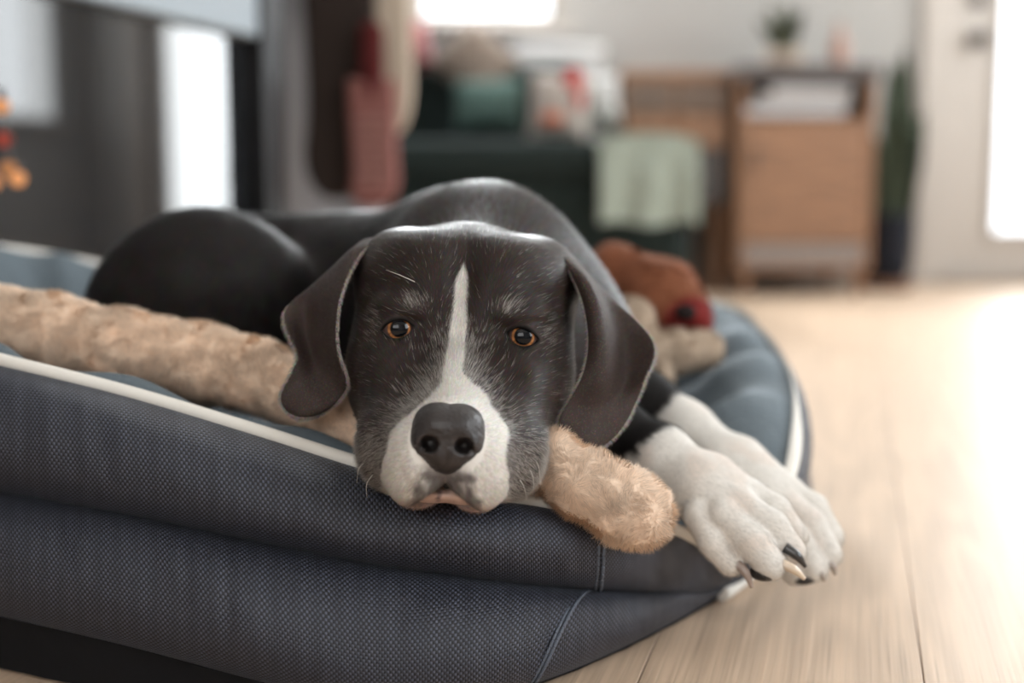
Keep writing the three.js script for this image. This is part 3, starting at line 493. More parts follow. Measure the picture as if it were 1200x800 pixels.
const legGeos = legs.map((L) => {
  const q = ([a, b, c]) => M(pw(a, b, c)), B = L.bones.map(([a, b, r, s]) => [q(a), q(b), r, s]), T = L.toes.map(([a, b, c, r]) => [q(a), q(b), q(c), r]);
  const field = (x, y, z) => {
    let d = 9; for (const [a, b, r, s] of B) d = smin(d, bone(x, y, z, a, b, r, s), 0.012);
    let t = 9; for (const [a, b, c, r] of T) { const one = smin(bone(x, y, z, a, b, r * 1.0, r * 0.95), bone(x, y, z, b, c, r * 0.98, r * 0.9), 0.004); t = smin(t, one, 0.0008); }
    return smin(d, t, 0.005) + 0.0006 * fbm(x * 60, y * 60, z * 60, 2);
  };
  const pts = [...B.flatMap((b) => [b[0], b[1]]), ...T.flatMap((t) => [t[0], t[1], t[2]])], lo = [0, 1, 2].map((k) => Math.min(...pts.map((p) => p[k])) - 0.05), hi = [0, 1, 2].map((k) => Math.max(...pts.map((p) => p[k])) + 0.05);
  const dk = q(L.dark[0]), a = q(L.bones[1][1]), b = q(L.bones[0][0]);
  const ax = [0, 1, 2].map((k) => a[k] - b[k]), al = Math.hypot(...ax);
  L.white = (x, y, z) => { const t = ((x - dk[0]) * ax[0] + (y - dk[1]) * ax[1] + (z - dk[2]) * ax[2]) / al, ragged = 0.010 * fbm(x * 120, y * 120, z * 120, 2) + 0.006 * fbm(x * 40, y * 40, z * 40, 2); return sstep(L.dark[1] * 0.5 - 0.0035, L.dark[1] * 0.5 + 0.0035, t + ragged - 0.012 - 0.25 * (y - dk[1])); };
  L.field = field; L.q = q;
  const g = netField(field, lo, hi, 0.0022);
  L.dir = ax.map((c) => c / al);
  return paint(g, (x, y, z) => { const n = 1 + 0.06 * fbm(x * 90, y * 90, z * 90, 2), pink = 0.35 * sstep(0.1, 0.45, fbm(x * 45, y * 45, z * 45 + 3, 2)); return mixc(BLACK, mixc(WHITE, [0.66, 0.50, 0.41], pink), L.white(x, y, z)).map((c) => c * n); });
});
seed(33);
const legHair = legGeos.map((g, i) => hairs(g, 52000, (p, n) => { const w = legs[i].white(...p), wh = rnd() < w, v = 0.85 + 0.25 * rnd(); return { len: (wh ? 0.0045 : 0.007) * (0.7 + 0.6 * rnd()), dir: legs[i].dir.map((c) => c + (rnd() - 0.5) * 0.3), lift: 0.22 + 0.15 * rnd(), col: (wh ? WHITE : BLACK).map((c) => c * v), wide: 0.00032 }; }));

const dog = thing('dog', 'dark brown and white dog resting its chin on the rim of the dog bed', 'dog');
const coatMat = new THREE.MeshPhysicalMaterial({ vertexColors: true, color: 0xffffff, roughness: 0.68, specularIntensity: 0.35, sheen: 0.14, sheenRoughness: 0.4, sheenColor: lin(0.6, 0.58, 0.57) });
const hairMat = new THREE.MeshPhysicalMaterial({ vertexColors: true, color: 0xffffff, roughness: 0.42, transmission: 0.3, thickness: 0, specularIntensity: 0.35 });
const inHead = (g) => bare(g).applyMatrix4(headMatrix);
part('body', mergeGeometries([inHead(headGeo), inHead(earL), inHead(earR), bare(trunkGeo), ...legGeos.map(bare)]), coatMat, dog);
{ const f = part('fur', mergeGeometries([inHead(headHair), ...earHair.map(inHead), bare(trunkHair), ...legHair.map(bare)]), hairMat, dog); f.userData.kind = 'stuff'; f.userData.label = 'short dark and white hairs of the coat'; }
// eyes
{
  const white = mat([0.10, 0.065, 0.06], 0.12);
  for (const s of [-1, 1]) {
    const g = new THREE.Group(); const c = V(s * EYE_C[0], EYE_C[1], EYE_C[2]).applyMatrix4(headMatrix); g.name = 'eye'; g.position.copy(c); g.lookAt(V(0.02, EYE + 0.03, 0)); g.userData.label = 'amber brown eye with a wide dark pupil'; dog.add(g);
    const R = EYE_R * 0.01; part('eyeball', new THREE.SphereGeometry(R, 40, 30), white, g);
    const cap = (r, a0, a1, colour) => { const geo = new THREE.SphereGeometry(r, 64, 20, 0, 2 * Math.PI, a0, a1 - a0).rotateX(Math.PI / 2); return paint(geo, colour); };
    const wet = new THREE.MeshPhysicalMaterial({ vertexColors: true, roughness: 0.04, ior: 1.38 });
    part('iris', cap(R * 1.012, 0, 0.69, (x, y, z) => { const a = Math.atan2(Math.hypot(x, y), z), t = a / 0.69, f = 1 + 0.5 * noise3(Math.atan2(y, x) * 9, t * 2, 4); const c = mixc([0.022, 0.011, 0.007], [0.36, 0.15, 0.055], sstep(0.70, 0.80, t)); return mixc(c, [0.02, 0.01, 0.008], sstep(0.93, 1.0, t)).map((k) => k * f); }), wet, g);
    part('pupil', cap(R * 1.02, 0, 0.46, () => [0.003, 0.004, 0.006]), wet, g);
  }
}
// nose
{
  const field = (x, y, z) => {
    const ax = Math.abs(x);
    let d = ell(ax, y, z, [0.75, -5.6, 6.95], [1.4, 1.32, 1.75]);
    d = smin(d, ell(ax, y, z, [0, -5.72, 7.0], [1.7, 1.42, 1.85]), 0.4);
    d = smin(d, ell(ax, y, z, [0, -7.0, 7.05], [1.65, 1.55, 1.75]), 0.5);
    d = smin(d, ell(ax, y, z, [1.28, -6.5, 7.3], [0.95, 1.15, 1.3]), 0.45);
    d = smax(d, -bone(x, y, z, [0, -6.4, 9.02], [0, -8.6, 8.6], 0.10, 0.12), 0.3);
    d = smax(d, -ell(ax, y, z, [1.02, -6.65, 8.7], [0.54, 0.48, 1.1]), 0.2);
    d = smax(d, -bone(ax, y, z, [1.05, -6.85, 8.7], [1.85, -7.1, 8.2], 0.3, 0.14), 0.22);
    return d + 0.02 * noise3(x * 7, y * 7, z * 7);
  };
  const g = paint(netField(field, [-2.9, -9.4, 4.6], [2.9, -3.6, 9.6], 0.07), (x, y, z) => { const h = Math.hypot((Math.abs(x) - 1.05) / 0.5, (y + 6.8) / 0.45, (z - 8.3) / 0.9) < 1 ? 0.45 : 1; const n = 1 + 0.3 * fbm(x * 5, y * 5, z * 5, 2); return [0.017 * n * h, 0.0125 * n * h, 0.0125 * n * h]; });
  part('nose', bare(g).applyMatrix4(headMatrix), new THREE.MeshPhysicalMaterial({ vertexColors: true, roughness: 0.48, clearcoat: 0.2, clearcoatRoughness: 0.35 }), dog).userData.label = 'dark brown leathery nose';
  const chin = netField((x, y, z) => smax(smin(ell(x, y, z, [0, -9.95, 3.4], [3.4, 0.68, 2.75]), ell(Math.abs(x), y, z, [1.3, -10.0, 3.5], [1.5, 0.66, 2.4]), 0.4), -bone(x, y, z, [0, -9.4, 7.4], [0, -9.5, 5], 0.15, 0.15), 0.3), [-2.8, -11.6, 1.2], [2.8, -8.8, 7.6], 0.1);
  part('lower_lip', bare(paint(chin, (x, y, z) => mixc([0.50, 0.34, 0.28], [0.20, 0.13, 0.12], sstep(0.15, 0.5, fbm(x * 2.5, y * 2.5, z * 2.5, 2))))).applyMatrix4(headMatrix), new THREE.MeshPhysicalMaterial({ vertexColors: true, roughness: 0.45 }), dog).userData.label = 'pink lower lip';
}
// claws, toe pads
for (const L of legs) {
  for (const [a, b, c, r, col] of L.claws) { const P = [a, b, c].map((k) => V(...L.q(k))); part('claw', tube(P, [r, r * 0.85, r * 0.35], 12, 8), mat(col, 0.3, { clearcoat: 0.6, clearcoatRoughness: 0.25 }), dog); }
  for (const [px, py, d, rx, ry] of L.pads) { const g = new THREE.SphereGeometry(1, 24, 16).scale(rx, ry, rx); const m = part('toe_pad', g, mat([0.014, 0.012, 0.012], 0.5), dog); m.position.copy(pw(px, py, d)); m.rotation.z = 0.15; }
}
// whiskers
{
  seed(51); const w = mat([0.55, 0.52, 0.48], 0.5), at = (p) => V(...p).applyMatrix4(headMatrix), out = [];
  const lines = [[[606, 528, 3.6], [628, 540, 4.0], [634, 572, 3.0]], [[600, 536, 4], [622, 552, 4.4], [626, 580, 3.6]], [[486, 330, 0.2], [468, 322, 0.9], [452, 316, 1.2]], [[596, 548, 4.6], [612, 566, 4.9], [618, 588, 4.2]], [[430, 540, 3.6], [421, 548, 4.0], [418, 566, 3.6]], [[440, 552, 4], [430, 566, 4.4], [430, 584, 4.0]]];
  for (const l of lines) { const p = l.map(([a, b, z]) => at(hl(a, b, z))); part('whisker', tube(p, [0.00028, 0.0002, 0.00006], 5, 6, false), w, dog); }
}

// ------------------------------------------------------------------ plush toys
const plushMat = new THREE.MeshPhysicalMaterial({ vertexColors: true, roughness: 0.95, sheen: 0.5, sheenRoughness: 0.6, sheenColor: lin(0.6, 0.5, 0.4) });
const pileMat = new THREE.MeshPhysicalMaterial({ vertexColors: true, roughness: 0.95, transmission: 0.25, thickness: 0, specularIntensity: 0.3 });
const TAN = [0.80, 0.625, 0.485], RUST = [0.24, 0.085, 0.04];
function plush(fieldFn, lo, hi, h, colour, count, len) {
  const g = paint(netField(fieldFn, lo, hi, h), colour);
  const f = hairs(g, count, (p, n) => {
    const q = 95, cl = [noise3(p[0] * q, p[1] * q, p[2] * q), noise3(p[0] * q + 31, p[1] * q, p[2] * q), noise3(p[0] * q, p[1] * q + 17, p[2] * q)], v = 0.8 + 0.4 * rnd();
    return { len: len * (0.6 + 0.7 * rnd()), dir: cl.map((c) => c + (rnd() - 0.5) * 0.5), lift: 0.9, col: colour(...p).map((c) => c * v), wide: 0.0006 };
  }, 0.9);
  return [g, f];
}
const boundsOf = (pts, r) => [[0, 1, 2].map((k) => Math.min(...pts.map((p) => p[k])) - r), [0, 1, 2].map((k) => Math.max(...pts.map((p) => p[k])) + r)];
seed(71);
{ // the long tan one: along the near rim, under the dog's chin, out on the other side
  const chain = [[-130, 366, 1.02, 0.030], [-40, 378, 0.99, 0.031], [60, 394, 0.972, 0.029], [150, 410, 0.955, 0.0275], [235, 425, 0.942, 0.027], [300, 440, 0.93, 0.0245], [345, 462, 0.915, 0.020], [400, 492, 0.89, 0.0165], [470, 540, 0.865, 0.013], [540, 560, 0.855, 0.012], [610, 545, 0.845, 0.014], [650, 543, 0.832, 0.0195], [690, 570, 0.824, 0.0205], [728, 592, 0.822, 0.0225], [748, 602, 0.823, 0.0225]];
  const P = chain.map(([x, y, d, r]) => { const c = cushionClear(pw(x, y, d), r); return [...M(c), r]; });
  const field = (x, y, z) => { let d = 9; for (let i = 0; i < P.length - 1; i++) { const a = P[i], b = P[i + 1]; if (Math.abs(x - (a[0] + b[0]) / 2) > 0.13) { d = Math.min(d, 0.06); continue; } d = smin(d, bone(x, y, z, a, b, a[3], b[3]), 0.012); } return d + 0.0024 * fbm(x * 75, y * 75, z * 75, 3) * (x > 0 ? 1.4 : 0.4) + 0.0028 * Math.abs(noise3(x * 45 + 4, y * 14, z * 30)); };
  const [lo, hi] = boundsOf(P, 0.05), [g, f] = plush(field, lo, hi, 0.0032, (x, y, z) => { const n = 1 + 0.3 * fbm(x * 55, y * 55, z * 55, 3); return TAN.map((c) => c * n); }, 110000, 0.0065);
  const toy = thing('plush_toy', 'long tan plush toy lying along the bed rim and under the dog\'s chin', 'plush toy');
  part('plush_body', bare(g), plushMat, toy); const fl = part('pile', f, pileMat, toy); fl.userData.kind = 'stuff';
}
{ // rust brown one behind the dog, with a red muzzle and a dark nose
  const c = (x, y, d) => M(pw(x, y, d)), A = c(720, 322, 1.3), B = c(778, 352, 1.27), C = c(808, 374, 1.24), D = c(700, 350, 1.32), E = c(760, 385, 1.26);
  const field = (x, y, z) => { let d = bone(x, y, z, A, B, 0.030, 0.036); d = smin(d, bone(x, y, z, B, C, 0.034, 0.022), 0.02); d = smin(d, bone(x, y, z, D, E, 0.03, 0.03), 0.025); d = smin(d, bone(x, y, z, c(715, 300, 1.31), c(790, 338, 1.28), 0.012, 0.012), 0.008); return d + 0.002 * fbm(x * 60, y * 60, z * 60, 2); };
  const red = c(815, 380, 1.225), [lo, hi] = boundsOf([A, B, C, D, E], 0.07);
  const [g, f] = plush(field, lo, hi, 0.004, (x, y, z) => { const t = Math.hypot(x - red[0], (y - red[1]) * 1.2, z - red[2]); return mixc([0.20, 0.018, 0.016], RUST, sstep(0.026, 0.038, t)).map((k) => k * (1 + 0.25 * fbm(x * 40, y * 40, z * 40, 2))); }, 22000, 0.005);
  const toy = thing('plush_toy', 'rust brown plush toy with a red muzzle lying behind the dog', 'plush toy');
  part('plush_body', bare(g), plushMat, toy); part('pile', f, pileMat, toy).userData.kind = 'stuff';
  part('toy_nose', new THREE.SphereGeometry(0.0085, 20, 14).scale(1.2, 0.9, 1).translate(...c(803, 366, 1.207)), mat([0.02, 0.014, 0.014], 0.9, { specularIntensity: 0.2 }), toy);
}
{ // pale beige one below it
  const c = (x, y, d) => M(pw(x, y, d)), A = c(740, 372, 1.2), B = c(752, 415, 1.18), C = c(790, 412, 1.2), D = c(826, 410, 1.22), E = c(770, 445, 1.17);
  const field = (x, y, z) => { let d = bone(x, y, z, A, B, 0.020, 0.020); d = smin(d, bone(x, y, z, C, D, 0.021, 0.018), 0.012); d = smin(d, bone(x, y, z, B, E, 0.018, 0.015), 0.012); d = smin(d, bone(x, y, z, B, C, 0.012, 0.018), 0.008); return d + 0.002 * fbm(x * 60, y * 60, z * 60, 2); };
  const [lo, hi] = boundsOf([A, B, C, D, E], 0.05), [g, f] = plush(field, lo, hi, 0.004, (x, y, z) => [0.45, 0.35, 0.265].map((k) => k * (1 + 0.25 * fbm(x * 40, y * 40, z * 40, 2))), 16000, 0.005);
  const toy = thing('plush_toy', 'small beige plush toy between the dog\'s ear and the bed cushion', 'plush toy');
  part('plush_body', bare(g), plushMat, toy); part('pile', f, pileMat, toy).userData.kind = 'stuff';
}
function cushionClear(v) { return v; }

// ------------------------------------------------------------------ behind: hearth, stockings, sofa, cabinets, plants
const cloth = dataTexture(128, 128, (u, v) => { const n = 0.7 + 0.3 * Math.sin(u * 201) * Math.sin(v * 201) + 0.2 * fbm(u * 20, v * 20, 1, 3); return [n, n, n]; });
const fabric = (rgb, more = {}) => mat(rgb, 0.95, { bumpMap: cloth, bumpScale: 0.001, specularIntensity: 0.3, sheen: 0.2, sheenRoughness: 0.5, sheenColor: lin(...rgb.map((c) => Math.min(1, c * 2))), ...more });
const woodTex = dataTexture(256, 256, (u, v) => { const w = fbm(u * 3, v * 18, 2, 3), k = 0.85 + 0.15 * Math.sin(v * 80 + w * 8) * 0.5 + 0.12 * fbm(u * 8, v * 120, 7, 2); return [0.645 * k, 0.47 * k, 0.345 * k]; }, true);
const wood = mat([0.9, 0.9, 0.9], 0.5, { map: woodTex }), darkWood = mat([0.05, 0.042, 0.04], 0.5), blackMetal = mat([0.012, 0.012, 0.013], 0.35, { metalness: 0.4 });
// hearth: dark glass in a black frame, pale header above
const HD = [0.295, 0.9555];             // its direction in plan (x, away)
{
  const end = [-0.475, 2.3], turn = Math.atan2(HD[1], HD[0]);    // right end; local +x runs along the glass to the right, away from the lens
  const g = thing('glass_fireplace', 'dark glass fireplace front with a black frame and pale header behind the bed', 'fireplace', [end[0], 0, -end[1]], turn);
  const glass = mat([0.012, 0.013, 0.015], 0.035, { ior: 1.55, clearcoat: 0.45, clearcoatRoughness: 0.02 });
  part('glass_front', box(1.62, 0.56, 0.01, -0.81, 0.30, 0), glass, g);
  part('post', rbox(0.075, 1.5, 0.09, 0.004, 0.034, 0.75, 0), blackMetal, g);
  part('post', rbox(0.05, 1.5, 0.09, 0.004, -1.645, 0.75, 0), blackMetal, g);
  part('plinth', rbox(1.66, 0.03, 0.09, 0.004, -0.81, 0.015, 0), blackMetal, g);
  part('header', rbox(1.62, 0.16, 0.05, 0.006, -0.81, 0.665, 0.01), mat([0.26, 0.30, 0.335], 0.5), g);
  part('chimney_breast', box(1.62, 1.75, 0.04, -0.81, 1.62, -0.02), wallMat, g);
  part('firebox', box(1.62, 0.58, 0.3, -0.81, 0.3, -0.16), mat([0.01, 0.01, 0.01], 0.9), g);
}
{ // warm bulbs added in front of the glass, standing in for reflected tree lights
  const g = thing('reflection_bulbs', 'string of warm bulbs added before the fireplace glass in place of reflected tree lights', 'string lights');
  const spots = [[2, 124, 1.55], [5, 163, 1.58], [21, 209, 1.6], [10, 197, 1.52], [-8, 213, 1.6], [-30, 150, 1.56]], pts = [];
  spots.forEach(([x, y, d], i) => { const p = pw(x, y, d), red = i === 1; pts.push(p.clone().add(V(0, 0.012, -0.004))); const e = red ? [1, 0.12, 0.07] : [1, 0.42, 0.16];
    part('light_bulb', new THREE.SphereGeometry(0.0095, 20, 14).translate(p.x, p.y, p.z), new THREE.MeshStandardMaterial({ color: 0x201008, emissive: lin(...e), emissiveIntensity: [0.8, 0.35, 0.95, 0.45, 0.8, 0.8][i] }), g);
    part('bulb_holder', new THREE.CylinderGeometry(0.005, 0.005, 0.014, 8).translate(p.x, p.y + 0.013, p.z), darkWood, g);
    const l = new THREE.PointLight(lin(...e), 0.0004, 0, 2); l.name = 'bulb_glow'; l.position.copy(p); l.shadow.radius = 0.15; l.castShadow = true; g.add(l); });
  part('wire', tube([pw(-95, 12, 1.53), pw(-80, 60, 1.5), ...pts.sort((a, b) => b.y - a.y), pw(-40, 330, 1.58)], [0.0012], 6, 6), darkWood, g);
}
{ // stone pier right of the hearth
  const stone = dataTexture(256, 256, (u, v) => { const n = fbm(u * 6, v * 6, 1, 4), k = 0.85 + 0.5 * n; return [0.62 * k + 0.05, 0.62 * k + 0.045, 0.63 * k + 0.05]; }, true);
  const m = structure('wall_pier', box(0.62, CEIL, 0.3), mat([0.9, 0.9, 0.9], 0.9, { map: stone, bumpMap: stone, bumpScale: 0.01 })); m.position.set(-0.60, CEIL / 2, -2.86); m.rotation.y = 0.15;
}
function stocking(name, label, px, topY, toeY, d, w, mt, cuff, foot, stripes) {
  const top = pw(px, topY, d), toe = pw(px, toeY, d), H = top.y - toe.y, g = thing(name, label, 'stocking', [toe.x, toe.y, toe.z], 0, 'stockings hanging beside the fireplace');
  const s = new THREE.Shape(); s.moveTo(-w / 2, H); s.lineTo(w / 2, H); s.bezierCurveTo(w / 2, H * 0.6, w * 0.5, H * 0.45, w * 0.55, H * 0.22); s.bezierCurveTo(w * 0.55, H * 0.02, w * 0.2, 0, -w * 0.1, 0.0); s.bezierCurveTo(-w * (0.4 + foot), 0, -w * (0.55 + foot), H * 0.08, -w * (0.45 + foot * 0.7), H * 0.16); s.bezierCurveTo(-w * 0.35, H * 0.3, -w / 2, H * 0.5, -w / 2, H);
  const geo = new THREE.ExtrudeGeometry(s, { depth: 0.02, bevelEnabled: true, bevelSize: 0.012, bevelThickness: 0.014, bevelSegments: 4, curveSegments: 16 }).translate(0, 0, -0.01);
  part('sock', geo, mt, g);
  if (cuff) part('cuff', rbox(w * (stripes ? 0.7 : 1.2), stripes ? 0.16 : 0.1, 0.05, 0.02, 0, H + (stripes ? 0.04 : -0.03), 0), cuff, g);
  part('hanging_loop', new THREE.TorusGeometry(0.02, 0.004, 8, 20).translate(0, H + 0.05, 0), mt, g);
  if (stripes) for (let k = 0; k < stripes; k++) part('stripe', rbox(w * 0.98, 0.010, 0.056, 0.004, 0.0, H * (0.16 + 0.62 * k / stripes), 0), fabric([0.30, 0.16, 0.14]), g);
}
stocking('stocking', 'dark brown furry stocking hanging closest to the black fireplace post', 400, -190, 226, 2.55, 0.12, fabric([0.028, 0.02, 0.017]), fabric([0.05, 0.035, 0.03]), 0.0);
stocking('stocking', 'pink and red striped knit stocking hanging between the brown and beige ones', 438, 100, 236, 2.5, 0.068, fabric([0.20, 0.085, 0.075]), fabric([0.07, 0.012, 0.012]), 0.0, 7);
stocking('stocking', 'plain beige stocking hanging beside the striped knit one', 458, -160, 152, 2.6, 0.06, fabric([0.42, 0.35, 0.28]), fabric([0.5, 0.45, 0.4]), 0.0);
{ // sofa
  const green = fabric([0.015, 0.021, 0.019]), g = thing('sofa', 'dark green sofa below the back window', 'sofa', [-0.40, 0, -3.53]);
  part('seat_base', rbox(1.35, 0.2, 0.72, 0.03, 0, 0.24, 0), green, g); part('seat_cushion', rbox(1.25, 0.11, 0.7, 0.045, 0, 0.385, 0.03, 5), green, g);
  part('backrest', rbox(1.25, 0.52, 0.18, 0.06, 0, 0.42, -0.32, 5), green, g);
  part('arm', rbox(0.22, 0.34, 0.66, 0.05, 0.73, 0.27, 0.05, 5), green, g); part('arm', rbox(0.22, 0.34, 0.66, 0.05, -0.73, 0.27, 0.05, 5), green, g);
  for (const [x, z] of [[-0.72, 0.3], [0.72, 0.3], [-0.72, -0.32], [0.72, -0.32]]) part('leg', new THREE.CylinderGeometry(0.02, 0.014, 0.15, 12).translate(x, 0.075, z), wood, g);
}
{ // throw draped over the sofa arm
  const sage = fabric([0.30, 0.335, 0.285]), sageLight = sage, x0 = 0.285, x1 = 0.53;
  const prof = [[0.212, 0.40], [0.225, 0.435], [0.27, 0.452], [0.39, 0.452], [0.44, 0.435], [0.452, 0.40], [0.456, 0.24]];
  const g = gridGeometry(60, 40, (u, v) => { const p = along(prof, u * (prof.length - 1) * 0.9999), z = lerp(-3.142, -3.76, v); return [p[0] + 0.006 * fbm(v * 14, u * 3, 2, 2), p[1] + 0.008 * fbm(v * 10, u * 4, 5, 2), z]; });
  const t = thing('throw_blanket', 'pale sage green throw draped over the arm of the dark green sofa', 'throw blanket');
  const inner = g.clone(); const p = inner.attributes.position; for (let i = 0; i < p.count; i++) p.setXYZ(i, p.getX(i), p.getY(i) - 0.008, p.getZ(i)); inner.computeVertexNormals();
  part('draped_cloth', mergeGeometries([g, inner]), sage, t);
  part('front_fall', gridGeometry(30, 24, (u, v) => [lerp(0.212, 0.454, u), lerp(0.43 + 0.022 * Math.sqrt(Math.sin(Math.PI * u)), 0.235 + 0.006 * Math.sin(u * 9), v), -3.132 + 0.012 * Math.sin(u * 14 + v) * v + 0.006 * fbm(u * 6, v * 6, 1, 2) + 0.012 * Math.sin(v * 1.6)]), sageLight, t);
}
function cushion(label, px, py, d, w, h, tilt, mt, extra) {
  const c = pw(px, py, d), g = thing('throw_pillow', label, 'pillow', [c.x, c.y, c.z], 0, undefined), N = 28;
  const half = (s) => gridGeometry(N, N, (u, v) => { const a = u * 2 - 1, b = v * 2 - 1, pinch = 1 - 0.10 * (a * a * (1 - b * b) + b * b * (1 - a * a)) , puff = Math.pow((1 - a * a) * (1 - b * b), 0.45); return [a * w / 2 * (1 - 0.08 * (1 - b * b) * a * a), b * h / 2 * (1 - 0.08 * (1 - a * a) * b * b), s * puff * 0.07]; });
  const m = part('pillow_cover', mergeGeometries([half(1), half(-1)]), mt, g); m.rotation.set(-0.25, 0, tilt);
  if (extra) extra(g, w, h, tilt);
  return g;
}
cushion('beige linen throw pillow standing corner up on the sofa in front of the window', 556, 74, 3.68, 0.19, 0.19, 0.785, fabric([0.20, 0.155, 0.125]));
cushion('grey green throw pillow leaning on the sofa back', 572, 124, 3.5, 0.19, 0.14, 0.03, fabric([0.075, 0.12, 0.105]));
cushion('cream throw pillow with a red and orange pattern at the sofa arm', 655, 126, 3.42, 0.16, 0.18, -0.06, fabric([0.36, 0.31, 0.275]), (g, w, h) => {
  const red = fabric([0.45, 0.03, 0.025]), rustc = fabric([0.45, 0.14, 0.08]);
  for (const [x, y, a, b, m] of [[0.035, 0.055, 0.05, 0.05, red], [-0.02, -0.05, 0.06, 0.035, rustc], [0.05, 0.0, 0.025, 0.05, red]]) { const p = part('patch', new THREE.SphereGeometry(1, 20, 14).scale(a / 2, b / 2, 0.012).translate(x, y, 0.066), m, g); p.rotation.set(-0.25, 0, 0); }
});
cushion('pink throw pillow at the far end of the sofa', 484, 56, 3.72, 0.10, 0.14, 0.2, fabric([0.26, 0.09, 0.09]));
cushion('small white throw pillow beside the red patterned one', 703, 118, 3.6, 0.11, 0.14, 0.05, fabric([0.40, 0.39, 0.38]));
{ // white side table behind the sofa, under the window
  const g = thing('console_table', 'narrow white console table behind the sofa', 'table', [0.145, 0, -4.08]), w = mat([0.62, 0.61, 0.6], 0.6);
  part('tabletop', rbox(0.28, 0.035, 0.2, 0.008, 0, 0.735, 0), w, g); part('apron', rbox(0.26, 0.06, 0.18, 0.004, 0, 0.69, 0), w, g);
  for (const [x, z] of [[-0.11, 0.07], [0.11, 0.07], [-0.11, -0.07], [0.11, -0.07]]) part('leg', rbox(0.03, 0.67, 0.03, 0.004, x, 0.335, z), w, g);
}
{ // low wooden sideboard
  const g = thing('sideboard', 'low light wood sideboard with four drawers beside the sofa', 'sideboard', [0.485, 0, -4.045]);
  part('carcass', box(0.31, 0.36, 0.38, 0, 0.46, 0), wood, g); part('top', rbox(0.33, 0.025, 0.4, 0.005, 0, 0.652, 0), wood, g);
  for (const [y, w, x] of [[0.585, 0.14, -0.076], [0.585, 0.14, 0.076], [0.485, 0.14, -0.076], [0.485, 0.14, 0.076]]) { const dr = part('drawer', rbox(w, 0.085, 0.02, 0.003, x, y, 0.198), y > 0.5 ? mat([0.13, 0.085, 0.06], 0.5) : wood, g); part('knob', new THREE.SphereGeometry(0.01, 12, 8).translate(x, y, 0.216), darkWood, dr); }
  part('lower_panel', box(0.30, 0.16, 0.012, 0, 0.355, 0.192), darkWood, g);
  for (const [x, z] of [[-0.135, 0.16], [0.135, 0.16], [-0.135, -0.16], [0.135, -0.16]]) part('leg', new THREE.CylinderGeometry(0.016, 0.012, 0.28, 10).translate(x, 0.14, z), wood, g);
}
{ // cabinet with an open shelf under its dark top
  const g = thing('cabinet', 'wooden cabinet with a dark top and an open shelf near the door', 'cabinet', [0.862, 0, -4.0]), w = 0.40, D = 0.42;
  part('top', rbox(w + 0.02, 0.045, D + 0.02, 0.005, 0, 0.655, 0), mat([0.075, 0.06, 0.055], 0.45), g);
  for (const s of [-1, 1]) part('side_panel', rbox(0.02, 0.56, D, 0.003, s * (w / 2 - 0.01), 0.355, 0), wood, g);
  part('shelf', rbox(w - 0.04, 0.018, D - 0.01, 0.003, 0, 0.515, 0), wood, g); part('bottom', rbox(w - 0.04, 0.018, D - 0.01, 0.003, 0, 0.085, 0), wood, g); part('back_panel', box(w - 0.04, 0.56, 0.01, 0, 0.355, -D / 2 + 0.006), mat([0.3, 0.27, 0.25], 0.7), g);
  const dr = part('door', rbox(w - 0.045, 0.345, 0.018, 0.003, 0, 0.333, D / 2 - 0.01), wood, g); part('handle', rbox(0.008, 0.07, 0.012, 0.003, -w / 2 + 0.05, 0.40, D / 2 + 0.006), darkWood, dr);
  part('drawer', rbox(w - 0.045, 0.06, 0.018, 0.003, 0, 0.125, D / 2 - 0.01), mat([0.22, 0.18, 0.16], 0.5), g);
  for (const [x, z] of [[-0.17, 0.18], [0.17, 0.18], [-0.17, -0.18], [0.17, -0.18]]) part('leg', new THREE.CylinderGeometry(0.018, 0.014, 0.08, 10).translate(x, 0.04, z), wood, g);
}
{ // papers on its open shelf
  seed(91);
  [[0.30, 0.545, [0.55, 0.56, 0.58]], [0.28, 0.578, [0.48, 0.44, 0.42]], [0.24, 0.6065, [0.62, 0.62, 0.64]]].forEach(([w, y, c], i) => { const g = thing('book', ['thick pale grey book, lowest on the cabinet shelf', 'beige book in the middle of the cabinet shelf stack', 'white book, topmost on the cabinet shelf'][i], 'book', [0.86 + 0.02 * (i - 1), y, -3.94], 0.06 * (i - 1), 'books on the cabinet shelf'); part('pages', box(w - 0.01, 0.02, 0.2), mat([0.7, 0.68, 0.63], 0.9), g); part('cover', rbox(w, 0.004, 0.21, 0.001, 0, 0.0115, 0), mat(c, 0.7), g); part('cover', rbox(w, 0.004, 0.21, 0.001, 0, -0.0115, 0), mat(c, 0.7), g); part('spine', rbox(w, 0.026, 0.004, 0.001, 0, 0, 0.105), mat(c, 0.7), g); });
}
function leafBlade(h, w, bend, twist) { return gridGeometry(14, 7, (u, v) => { const ww = w * (0.55 + 0.75 * Math.sin(Math.PI * (0.15 + 0.62 * u))) * (1 - Math.pow(u, 6)), a = (v - 0.5), tw = twist * u; return [a * ww * Math.cos(tw) + bend * u * u, h * u, a * ww * Math.sin(tw) + Math.abs(a) * 0.012]; }); }
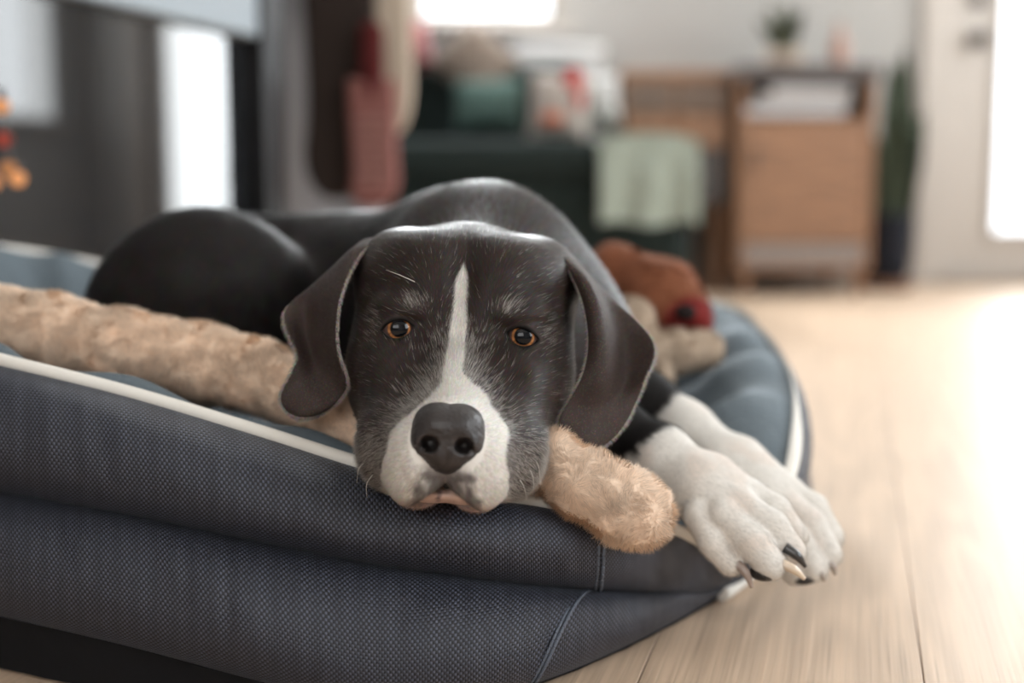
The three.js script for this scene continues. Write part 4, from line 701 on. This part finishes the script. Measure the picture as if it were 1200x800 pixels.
{ // snake plant in a black pot by the door
  const at = pfloor(1037, 322, 0), g = thing('snake_plant', 'tall snake plant in a black pot between the cabinet and the door', 'potted plant', [1.185, 0, -4.05]);
  part('pot', new THREE.LatheGeometry([[0, 0], [0.062, 0], [0.072, 0.03], [0.078, 0.2], [0.081, 0.205], [0.074, 0.208], [0.07, 0.19], [0, 0.185]].map(([x, y]) => new THREE.Vector2(x, y)), 32).translate(0, 0.03, 0), mat([0.010, 0.011, 0.016], 0.7, { specularIntensity: 0.3 }), g);
  part('saucer', new THREE.LatheGeometry([[0, 0], [0.075, 0], [0.09, 0.028], [0.084, 0.03], [0.07, 0.012], [0, 0.012]].map(([x, y]) => new THREE.Vector2(x, y)), 32), mat([0.22, 0.12, 0.08], 0.7), g);
  part('soil', new THREE.CylinderGeometry(0.07, 0.07, 0.01, 24).translate(0, 0.222, 0), mat([0.03, 0.02, 0.015], 1), g);
  seed(5); const lm = mat([0.022, 0.032, 0.022], 0.7, { specularIntensity: 0.3 }), lm2 = mat([0.04, 0.052, 0.034], 0.7, { specularIntensity: 0.3 });
  for (const [x, z, h, b, r] of [[0.02, 0, 0.54, 0.02, 0.2], [-0.02, 0.02, 0.40, -0.05, 1.1], [0.0, -0.03, 0.46, 0.03, 2.0], [0.03, 0.02, 0.34, 0.09, 0.4], [-0.035, -0.01, 0.33, -0.10, -0.3], [0.01, 0.03, 0.30, 0.02, 0.1], [-0.02, -0.03, 0.36, -0.03, 1.6], [0.04, -0.02, 0.42, 0.05, 0.9], [-0.04, 0.02, 0.28, -0.06, 0.6], [0.045, 0.0, 0.27, 0.07, -0.5], [-0.01, 0.04, 0.36, 0.0, -0.2], [0.015, -0.04, 0.5, -0.02, 0.5], [-0.045, 0.0, 0.25, -0.03, 0.2]]) { const m = part('leaf', leafBlade(h, 0.062, b * 0.8, 0.6), rnd() < 0.5 ? lm : lm2, g); m.position.set(x, 0.215, z); m.rotation.y = r; }
}
{ // bushy plant in a clay pot on the cabinet
  const g = thing('potted_plant', 'small bushy plant in a clay pot on top of the cabinet', 'potted plant', [0.83, 0.678, -3.98]);
  part('pot', new THREE.LatheGeometry([[0, 0], [0.045, 0], [0.06, 0.05], [0.062, 0.055], [0.054, 0.055], [0.05, 0.045], [0, 0.045]].map(([x, y]) => new THREE.Vector2(x, y)), 28), mat([0.48, 0.38, 0.30], 0.8), g);
  seed(17); const lm = mat([0.05, 0.06, 0.03], 0.6), lm2 = mat([0.09, 0.095, 0.055], 0.6);
  for (let i = 0; i < 26; i++) { const a = i * 2.4, h = 0.07 + 0.09 * rnd(), m = part('leaf', leafBlade(h, 0.026, 0.05 * rnd() + 0.02, 0.3), i % 2 ? lm : lm2, g); m.position.set(0.015 * Math.cos(a), 0.045, 0.015 * Math.sin(a)); m.rotation.set(0, a, (rnd() - 0.5) * 0.5); }
}
{
  const g = thing('bottle', 'reddish brown bottle on the cabinet beside the bushy plant', 'bottle', [0.99, 0.678, -3.95]);
  part('glass_body', new THREE.LatheGeometry([[0, 0], [0.026, 0], [0.028, 0.01], [0.028, 0.07], [0.012, 0.10], [0.011, 0.125], [0, 0.125]].map(([x, y]) => new THREE.Vector2(x, y)), 24), mat([0.32, 0.17, 0.12], 0.4), g); part('cap', new THREE.CylinderGeometry(0.013, 0.013, 0.016, 16).translate(0, 0.132, 0), mat([0.3, 0.22, 0.18], 0.5), g);
}

renderer.render(scene, camera);
